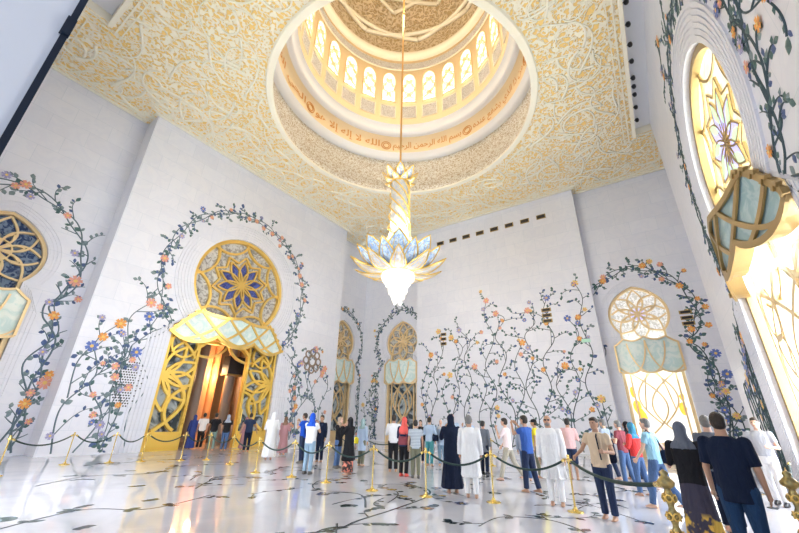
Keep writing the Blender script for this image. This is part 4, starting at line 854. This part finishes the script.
def person(label, loc, h, rel, L='down', R='down', top=None, sleeve=.55, hem=.86, legs=None, legc=None, robe=None, hijab=None, hair='hair_black', skin='skin_tan', walk=0, w=1.0, vox=.013, lean=0, shoes=None, group=None, beard=None, glasses=False, cap=None, long_hair=False, turn=0, belly=0, long=.10):
    s = h/1.74; az = atan2(loc[1], loc[0])+radians(rel); B = MB()
    def lx(z): return lean*(max(z-.9, 0))
    leg = {}
    for sd in (1, -1):
        ph = walk*sd; hp = Vector((0, sd*.088*w, .90)); t1 = ph*.42; kn = hp+Vector((sin(t1)*.42, sd*.005, -cos(t1)*.42)); t2 = t1-(.45*abs(walk) if ph < 0 else .08); an = kn+Vector((sin(t2)*.41, 0, -cos(t2)*.41)); leg[sd] = (hp, kn, an)
    dz = min(an.z for _, _, an in leg.values())-.075
    for sd in leg: leg[sd] = tuple(p-Vector((0, 0, dz)) for p in leg[sd])
    D_ = -dz
    def T(z): return z+D_
    ell(B, [(lx(z), 0, T(z), a*(1+belly*(.95 < z < 1.25)), b*w) for z, a, b in ((.83, .08, .12), (.90, .105, .160), (1.0, .10, .148), (1.12, .10, .145), (1.25, .112, .165), (1.35, .11, .185), (1.41, .085, .165), (1.455, .06, .095), (1.49, .05, .058), (1.56, .048, .055))], skin)
    for sd in (1, -1):
        hp, kn, an = leg[sd]; limb(B, [hp, kn, an], [.082*w, .052, .036], skin); f = an+Vector((0, 0, -.045))
        t = MB(); ell(t, [(f.x+.045, f.y, f.z-.02, .125, .042), (f.x+.04, f.y, f.z+.005, .12, .042), (f.x+.01, f.y, f.z+.035, .07, .034), (f.x, f.y, f.z+.06, .04, .032)], skin, 14); B.add(t.v, t.f, skin)
        for k in range(4): ball(B, (f.x+.165-.012*k, f.y-sd*(.03-.02*k), f.z-.008), .012, skin, 6)
    hc = Vector((lx(1.62)+.02, 0, T(1.635))); tr = radians(turn); hd = Vector((cos(tr), sin(tr), 0)); hs = Vector((-sin(tr), cos(tr), 0))
    def H(a, b, c): return hc+hd*a+hs*b+Vector((0, 0, c))
    ball(B, hc, (.098, .077, .112), skin, 16); ball(B, H(.045, 0, -.06), (.05, .05, .05), skin); ball(B, H(.098, 0, -.012), (.017, .012, .026), skin, 8); limb(B, [H(.085, -.03, .03), H(.09, 0, .028), H(.085, .03, .03)], [.01, .011, .01], skin, 6)
    for q in (-1, 1): ball(B, H(-.005, q*.079, -.005), (.02, .009, .03), skin, 8)
    ball(B, H(.085, 0, -.055), (.014, .022, .008), skin, 8)
    arms = {}
    for sd, nm in ((1, L), (-1, R)):
        sh_ = Vector((lx(1.4), sd*.182*w, T(1.405))); e, wr = ARM[nm]; e = sh_+Vector((e[0], sd*e[1], e[2])); wr = sh_+Vector((wr[0], sd*wr[1], wr[2])); arms[sd] = (sh_, e, wr)
        limb(B, [sh_, e, wr], [.05*w, .038, .026], skin); d = (wr-e).normalized(); o_ = Vector((0, sd, 0)); o_ = (o_-d*o_.dot(d)).normalized(); q = d.cross(o_)
        c = wr+d*.045; limb(B, [wr+d*.01, c-q*.016], [.024, .026], skin, 8); limb(B, [wr+d*.02, c+q*.018], [.022, .024], skin, 8)
        for k, ln in enumerate((.062, .076, .070, .054)):          # four fingers of their own length, slightly curled
            b0 = c+d*.012+q*(.030-.020*k); b1 = b0+d*ln*.55-o_*.006; b2 = b0+d*ln*.92-o_*.022; limb(B, [b0, b1, b2], [.0095, .0085, .0072], skin, 6)
        limb(B, [wr+d*.025+q*.022, wr+d*.055+q*.05, wr+d*.082+q*.056-o_*.01], [.012, .010, .008], skin, 6)
    body = fuse(B, 'person', None, vox*.8 if vox < .01 else vox*.85, 2); body.location = loc if len(loc) == 3 else (*loc, 0); body.scale = (s, s, s); body.rotation_euler = (0, 0, az)
    tag(body, label, 'person', group or 'visitors in the hall')
    if not hijab or hijab[0] != 'veil':
        m = MB()
        for q in (-1, 1): ball(m, H(.088, q*.031, .012), (.008, .013, .007), 'eye', 8)
        m.build('eyes', body, smooth=True); m = MB(); ball(m, H(.092, 0, -.056), (.009, .021, .006), 'lips', 8); m.build('mouth', body, smooth=True)
    if glasses:
        m = MB()
        for q in (-1, 1): ball(m, H(.100, q*.034, .013), (.008, .027, .019), 'dark', 10); m.tube([H(.095, q*.06, .016), H(0, q*.08, .016)], .004, 'dark', 4)
        m.tube([H(.104, -.012, .02), H(.104, .012, .02)], .004, 'dark', 4); m.build('sunglasses', body, smooth=True)
    g = .016
    if legc:
        m = MB(); ell(m, [(lx(z), 0, T(z), a+g, b*w+g) for z, a, b in ((.80, .07, .11), (.86, .10, .155), (.92, .108, .162), (1.0, .10, .15), (1.03, .098, .146))], legc)
        for sd in (1, -1):
            hp, kn, an = leg[sd]
            if legs == 'shorts': limb(m, [hp, kn+(hp-kn)*.02], [.095*w, .085], legc)
            else: e_ = kn.lerp(an, .97); m.tube([hp, hp.lerp(kn, .5), kn, kn.lerp(an, .5), e_], [.10*w, .088*w, .072, .066, .064], legc, 14); ball(m, hp, .098*w, legc); ball(m, kn, .072, legc)
        fuse(m, 'shorts' if legs == 'shorts' else 'trousers', body, vox, 3)
    def sleeves(m, c, fr, r0, r1):
        for sd in (1, -1):
            a, e, wr = arms[sd]
            if fr <= 1: P = [a, a.lerp(e, fr)]; limbR = [r0*w, r1]; m.tube([a+Vector((0, -sd*.05, .0)), a, P[1]], [r0*w*.9, r0*w, r1], c, 12); ball(m, a, r0*w, c)
            else: m.tube([a+Vector((0, -sd*.05, 0)), a, a.lerp(e, .5), e, e.lerp(wr, .5), e.lerp(wr, fr-1)], [r0*w*.9, r0*w, r0, r1, r1, r1], c, 12); ball(m, a, r0*w, c); ball(m, e, r1, c)
    if top:
        m = MB(); rows = [(hem, .112, .168), (1.0, .110, .158), (1.12, .106, .153), (1.25, .114, .170), (1.35, .112, .186), (1.41, .088, .168), (1.455, .066, .105), (1.478, .058, .070)]
        ell(m, [(lx(z), 0, T(z), (a+g)*(1+belly*(.95 < z < 1.25)), b*w+g) for z, a, b in rows], top); sleeves(m, top, sleeve, .068, .060 if sleeve <= 1 else .048)
        fuse(m, 'shirt', body, vox, 3)
    if robe:
        c, hm = robe; m = MB(); rows = [(hm, .15+.05*(1-hm), .20+.05*(1-hm)), (max(hm+.02, .5), .145, .20), (.9, .130, .185), (1.12, .118, .168), (1.25, .125, .178), (1.35, .12, .19), (1.41, .095, .172), (1.455, .07, .108), (1.485, .06, .07)]
        if walk: rows[0] = (hm, .15+.13*abs(walk), .2)
        ell(m, [(lx(z), 0, T(z), a+g, b*w+g) for z, a, b in rows], c)
        for a_ in range(7):                                        # hanging folds
            t = a_*2*pi/7+.4; limb(m, [(lx(1.0)+.10*cos(t), .15*w*sin(t), T(1.05)), ((rows[0][1]+.005)*cos(t), (rows[0][2]*w+.005)*sin(t), T(hm+.04))], [.02, .035], c, 8)
        sleeves(m, c, 1.95, .072, .062); fuse(m, 'robe', body, vox, 2)
    if hijab:
        k, c = hijab; m = MB(); ball(m, H(-.022, 0, .012), (.102, .094, .122), c, 16); limb(m, [H(-.04, 0, -.02), (lx(1.45)-.01, 0, T(1.50))], [.085, .095], c, 14)
        ell(m, [(lx(1.4), 0, T(z), a, b*w) for z, a, b in ((1.22 if k != 'short' else 1.36, .145, .175), (1.34, .14, .20), (1.42, .115, .185), (1.47, .09, .12), (1.52, .08, .09))], c); fuse(m, 'headscarf', body, vox, 3)
    elif hair:
        m = MB(); ball(m, H(-.016, 0, .028), (.098, .084, .102), hair, 16); ball(m, H(-.03, 0, -.01), (.082, .082, .085), hair, 14); ball(m, H(.03, 0, .075), (.06, .07, .045), hair)
        if long_hair: limb(m, [H(-.05, 0, 0), (lx(1.4)-.09, 0, T(1.36))], [.085, .07], hair)
        fuse(m, 'hair', body, min(vox, .011), 2)
    if beard: m = MB(); ball(m, H(.055, 0, -.075), (.048, .055, .04), beard); ball(m, H(.09, 0, -.042), (.015, .03, .007), beard, 8); fuse(m, 'beard', body, .009, 1)
    if cap: m = MB(); ball(m, H(-.005, 0, .05), (.105, .09, .075), cap, 16); ball(m, H(.10, 0, .045), (.065, .065, .01), cap, 12); fuse(m, 'cap', body, .010, 1)
    if shoes:
        m = MB()
        for sd in (1, -1): f = leg[sd][2]+Vector((.04, 0, -.05)); ell(m, [(f.x, f.y, f.z-.022, .145, .052), (f.x, f.y, f.z+.01, .14, .05), (f.x-.03, f.y, f.z+.045, .09, .045), (f.x-.05, f.y, f.z+.07, .05, .042)], shoes, 14)
        fuse(m, 'shoes', body, vox, 1)
    return body, arms, s, az
def bag(kind, label, P, at, size, m, strap=None, grp=None, rz=0):
    """a carried bag at local point `at` of person P"""
    body, arms, s, az = P; M = Matrix.Translation(body.location) @ Matrix.Rotation(az, 4, 'Z'); c = M @ (Vector(at)*s)
    o = empty(kind, c, az+rz, label, 'bag'); mb = MB(); a, b, h = size
    ell(mb, [(0, 0, -h/2, a*.42, b*.42), (0, 0, -h*.4, a*.5, b*.5), (0, 0, h*.1, a*.5, b*.5), (0, 0, h*.42, a*.4, b*.46), (0, 0, h/2, a*.2, b*.4)], m, 16); mb.build('pouch', o, smooth=True)
    mb = MB(); mb.box((a*.5, 0, -h*.08), (.02, b*.6, h*.45), m); mb.build('pocket', o)
    if strap:
        mb = MB(); mb.tube([Vector(p)*s-Vector(at)*s for p in strap], .012, m if m != 'cloth_yellow' else m, 6); mb.build('strap', o)
    return o
WHT = cloth('white', (.86, .86, .88)); NVY = cloth('navy', (.03, .045, .10)); BLK = cloth('black', (.018, .018, .022)); JNS = cloth('denim', (.09, .16, .32)); JLT = cloth('light_denim', (.33, .47, .62)); BLU = cloth('royal_blue', (.02, .10, .62)); PLO = cloth('blue', (.05, .13, .45))
PNK = cloth('pink', (.85, .55, .55)); PKW = cloth('pale_pink', (.88, .74, .72)); KHK = cloth('khaki', (.48, .44, .36)); TAN_ = cloth('sand', (.72, .56, .40)); GRY = cloth('grey', (.40, .42, .45)); GRD = cloth('charcoal', (.16, .18, .22)); TEA = cloth('teal', (.10, .38, .42)); LBL = cloth('pale_blue', (.50, .62, .80)); SKY = cloth('sky_blue', (.35, .62, .78))
MAR = cloth('maroon', (.28, .07, .09)); RED = cloth('red', (.75, .06, .06)); CORAL = cloth('coral', (.85, .14, .12)); YEL = cloth('yellow', (.85, .72, .05)); MAU = cloth('mauve', (.42, .22, .24)); SAGE = cloth('sage', (.35, .48, .50)); OLV = cloth('olive', (.20, .20, .14)); BRN = cloth('brown', (.22, .13, .09)); BEI = cloth('beige', (.62, .55, .44)); ROBB = cloth('deep_blue', (.05, .09, .38)); NVR = cloth('midnight', (.010, .016, .040))
STR_ = cloth('striped', (.62, .66, .70), stripes=((.30, .36, .44), 7)); STB = cloth('blue_check', (.34, .42, .56), stripes=((.48, .55, .66), 16)); FLO = cloth('flowered', (.07, .05, .05), floral=((.80, .28, .20), 9, .45)); SKF = cloth('patterned_skirt', (.07, .065, .10), floral=((.80, .52, .10), 6, .42)); GRS = cloth('green_grey', (.20, .30, .28)); NVD = cloth('near_navy', (.010, .018, .045)); JND = cloth('dark_denim', (.02, .055, .13)); MEL = cloth('melange', (.52, .54, .60)); DGR = cloth('dove', (.38, .42, .52))
p = person
p('person in a long deep blue robe at the left of the group entering the doorway', (11.51, 21.12), 1.66, 0, robe=(ROBB, .05), hijab=('long', ROBB), w=.9)
p('person in white shirt and black trousers walking into the doorway', (11.81, 20.74), 1.76, -5, top=WHT, legc=BLK, sleeve=.6, walk=.3)
p('person in black shirt and grey-green trousers walking through the doorway', (11.63, 19.32), 1.76, 0, L='wide', R='wide', top=BLK, legc=GRS, walk=.35)
p('person in black vest, jeans and pale grey headscarf entering the doorway', (12.05, 18.88), 1.70, 0, top=BLK, legc=JNS, hijab=('short', DGR), walk=.3)
p('person in navy T-shirt and dark trousers, standing at the right door leaf', (12.55, 17.70), 1.78, 0, L='wide', R='wide', top=NVY, legc=NVR, hair='hair_brown')
p('person in mauve robe half hidden behind the one in navy', (13.18, 18.92), 1.60, 20, robe=(MAU, .08), hijab=('long', MAU), w=.85)
p('person in a long white robe and white headcloth with back turned, right of the door', (10.94, 13.85), 1.80, 0, R='fold', L='fold', robe=(WHT, .10), hijab=('short', WHT), w=1.05)
p('person in reddish brown robe beside the white robe right of the door', (12.75, 15.2), 1.64, -20, robe=(MAU, .10), hijab=('short', BRN), w=.95, R='fold')
P_ = p('person in royal blue shirt with a black backpack and dark trousers', (11.10, 12.08), 1.78, 60, L='phone', R='phone', top=BLU, legc=NVY, hair='hair_brown', shoes='sole')
bag('backpack', 'black backpack on the person in the royal blue shirt', P_, (-.20, 0, 1.22), (.17, .30, .46), BLK)
P_ = p('person with a bright blue cloth over the head, white T-shirt and light jeans', (9.1, 9.55), 1.74, -30, L='phone', R='phone', top=WHT, legc=JLT, hijab=('short', BLU), shoes='sole')
p('person in dark clothes half hidden behind the one under the blue cloth', (11.74, 11.75), 1.72, 150, R='phone', L='down', top=NVR, legc=NVR, sleeve=1.9)
P_ = p('person in brown headscarf, dark jacket and jeans holding up a phone', (10.88, 9.96), 1.66, -120, L='phone', R='phone', top=BLK, hem=.72, sleeve=1.9, legc=JNS, hijab=('short', cloth('tan_scarf', (.45, .33, .24))), skin='skin_light', shoes='sole')
p('person in black headscarf and robe with a flowered red hem', (9.75, 8.48), 1.64, 55, L='phone', R='phone', robe=(BLK, .42), hijab=('long', BLK), w=1.05)
m_ = MB(); ell(m_, [(0, 0, .10, .17, .21), (0, 0, .45, .155, .2)], FLO); o = m_.build('skirt', bpy.data.objects['person.012'] if 'person.012' in bpy.data.objects else None, smooth=True)
P_ = p('person in grey-green headscarf and long pale blue shirt with a yellow bag', (11.94, 9.73), 1.62, -40, top=LBL, hem=.55, sleeve=1.9, legc=OLV, hijab=('short', SAGE), w=.95)
bag('handbag', 'small bright yellow bag at the hip of the pale blue shirt', P_, (.02, .30, .92), (.16, .24, .24), YEL, [(.0, .26, 1.04), (.0, .12, 1.38), (0, -.02, 1.46)])
p('person in white T-shirt and black trousers beside the red headscarf', (11.43, 7.92), 1.76, 0, L='fold', R='fold', top=WHT, sleeve=1.5, legc=BLK, hair='hair_black')
P_ = p('person in coral red headscarf, navy jacket and black trousers', (10.78, 7.05), 1.68, -25, L='fold', R='down', top=NVY, sleeve=1.9, legc=BLK, hijab=('long', CORAL), shoes=CORAL)
bag('handbag', 'red handbag carried by the person in the coral headscarf', P_, (-.20, -.05, 1.04), (.14, .34, .24), MAR, [(-.18, .1, 1.14), (-.02, .12, 1.46), (-.18, -.2, 1.14)])
p('boy in a striped grey shirt and olive trousers seen from behind', (10.69, 6.57), 1.60, 5, top=STR_, legc=OLV, L='down', R='down', shoes='sole', walk=.12)
p('person with long dark hair and black top behind the striped shirt', (14.51, 8.67), 1.62, 170, R='phone', top=BLK, sleeve=1.9, legc=NVR, long_hair=True, skin='skin_light')
P_ = p('person in pale blue shirt and teal trousers with a dark shoulder bag', (13.83, 7.85), 1.72, -25, L='fold', R='fold', top=LBL, sleeve=1.6, legc=TEA, hair='hair_brown', skin='skin_light')
bag('shoulder_bag', 'dark shoulder bag across the back of the pale blue shirt', P_, (-.02, -.26, 1.0), (.14, .28, .22), NVR, [(0, -.2, 1.1), (-.12, .0, 1.30), (-.04, .14, 1.47), (.12, 0, 1.3), (.03, -.2, 1.1)])
p('person in pale patterned headscarf, white shirt and light jeans', (14.19, 7.51), 1.66, 165, L='phone', top=LBL, sleeve=1.8, hem=.75, legc=JLT, hijab=('short', cloth('pale_scarf', (.62, .62, .66))), skin='skin_light')
p('person in a floor-length navy robe and headscarf holding up a phone', (9.18, 4.58), 1.74, 12, L='phone', R='down', robe=(NVR, .10), hijab=('long', NVR), w=1.02, vox=.012)
p('person in pale clothes hidden behind the tall navy robe', (13.32, 6.60), 1.84, 180, R='phone', top=LBL, sleeve=1.9, legc=KHK, cap=PNK)
p('grey-haired person in a long white tunic seen from behind', (8.91, 3.96), 1.72, -3, robe=(WHT, .42), legc=WHT, hair='hair_grey', w=1.05, vox=.012, walk=.15)
p('person in pale blue shirt facing left behind the long white tunic', (13.5, 5.95), 1.74, 60, L='phone', top=LBL, legc=GRD, sleeve=1.8)
p('person in a slate grey suit and dark shoes walking away', (13.10, 5.30), 1.62, -30, top=GRD, sleeve=1.95, hem=.70, legc=NVR, shoes='dark')
p('striding person in pale pink shirt and khaki trousers', (12.11, 4.13), 1.74, 70, L='phone', R='swing_f', top=PKW, sleeve=.8, legc=KHK, walk=.8, skin='skin_light', hair='hair_brown', lean=.05)
p('person in royal blue polo shirt and dark jeans raising a phone', (10.51, 3.08), 1.76, 55, L='phone_high', R='phone_high', top=PLO, legc=NVY, vox=.012, walk=.3)
p('person in black cap and yellow shirt behind the blue polo shirt', (13.42, 3.61), 1.70, 80, top=YEL, legc=OLV, hair='hair_black', cap=BLK)
P_ = p('bald bearded person in sunglasses and long white tunic, facing the viewer', (9.28, 2.20), 1.75, 176, robe=(WHT, .50), legc=WHT, hair=None, beard='hair_grey', glasses=True, vox=.011, w=1.08)
p('person in blue striped top behind the striding one', (12.54, 3.75), 1.60, -10, top=STB, sleeve=1.9, legc=JNS, hijab=('short', DGR))
p('person in pink shirt and navy shorts seen from behind', (13.75, 2.65), 1.74, -10, top=PNK, legc=NVY, legs='shorts', sleeve=1.6, L='fold', R='fold')
P_ = p('person in sand-coloured polo shirt and navy trousers resting a hand on the rope', (8.62, 1.16), 1.70, 160, L='hold', R='reach', top=TAN_, legc=NVY, hair='hair_brown', vox=.011, walk=.1, turn=-10)
bag('backpack', 'dark backpack on the shoulder of the person in the sand-coloured polo', P_, (-.19, .10, 1.15), (.15, .28, .42), NVR, [(-.1, -.04, 1.40), (.02, .02, 1.49), (.14, .04, 1.40), (.155, .06, 1.2), (.14, .07, 1.0)])
p('grey-haired person in blue checked shirt and dark trousers walking left', (14.60, 1.69), 1.74, 60, top=STB, legc=NVY, sleeve=.7, hair='hair_grey', walk=.3, skin='skin_light', R='fold', L='fold')
p('person in a flowing black robe walking behind the blue checked shirt', (15.2, 1.05), 1.70, 65, robe=(BLK, .05), hijab=('long', BLK), walk=.5, R='fold', lean=.06)
p('grey-haired person in maroon shirt and jeans', (13.6, 1.18), 1.70, 60, top=MAR, legc=JNS, hair='hair_grey', L='fold', R='fold', walk=.25, skin='skin_light')
p('dark-haired person in beige shirt behind the maroon shirt', (14.0, .48), 1.74, 75, top=BEI, legc=JNS, R='fold', L='hold', walk=.2)
p('person in blue headscarf and a red and navy jacket', (11.9, .75), 1.64, 60, top=RED, sleeve=1.6, hem=.9, legc=JNS, hijab=('short', cloth('teal_scarf', (.06, .25, .42))), L='fold', R='fold', walk=.25)
P_ = p('dark-haired person in sky blue T-shirt and jeans striding left', (10.39, .33), 1.74, 70, top=SKY, legc=JNS, hair='hair_grey', walk=.65, w=1.08, vox=.011, L='swing_f', R='swing_b', lean=.04, skin='skin_light')
bag('shoulder_bag', 'dark shoulder bag slung behind the sky blue T-shirt', P_, (-.17, -.16, .98), (.20, .26, .26), NVR, [(-.15, -.14, 1.10), (-.10, -.02, 1.34), (.0, .13, 1.50), (.13, .1, 1.35), (.10, -.16, 1.08)])
P_ = p('person in pale grey headscarf and black top over a long yellow-patterned skirt', (7.55, -.17), 1.63, -12, L='fold', R='fold', top=BLK, sleeve=1.95, hem=.84, hijab=('short', cloth('pewter_scarf', (.15, .17, .22))), vox=.010, w=1.05)
m_ = MB(); ell(m_, [(0, 0, .13, .20, .25), (0, 0, .5, .16, .215), (0, 0, .85, .13, .19), (0, 0, 1.02, .115, .165)], SKF); fuse(m_, 'skirt', P_[0], .011, 2)
p('grey-haired person mostly hidden behind the large one in navy', (9.1, -.62), 1.76, 10, top=GRD, legc=NVR, hair='hair_grey', skin='skin_light', vox=.012)
P_ = p('large person in a dark navy T-shirt and blue jeans, nearest to the viewer', (6.4, -.56), 1.74, -12, top=NVD, legc=JND, sleeve=.85, hem=.77, w=1.08, belly=.15, L='down', R='down', hair='hair_brown', skin='skin_tan', vox=.0085, turn=10)
bag('carrier_bag', 'red bag low beside the leg of the large person in navy', P_, (.12, .12, .30), (.12, .2, .24), RED, [(.12, .08, .41), (.13, .12, .52), (.12, .16, .41)])
P_ = p('person in grey T-shirt and white trousers leaning with one hand on the hip', (12.6, -1.80), 1.80, 165, L='hold', R='hip', top=MEL, sleeve=.6, hem=.95, legc=WHT, hair='hair_brown', skin='skin_light', shoes='dark', vox=.012, walk=.25, w=1.0)
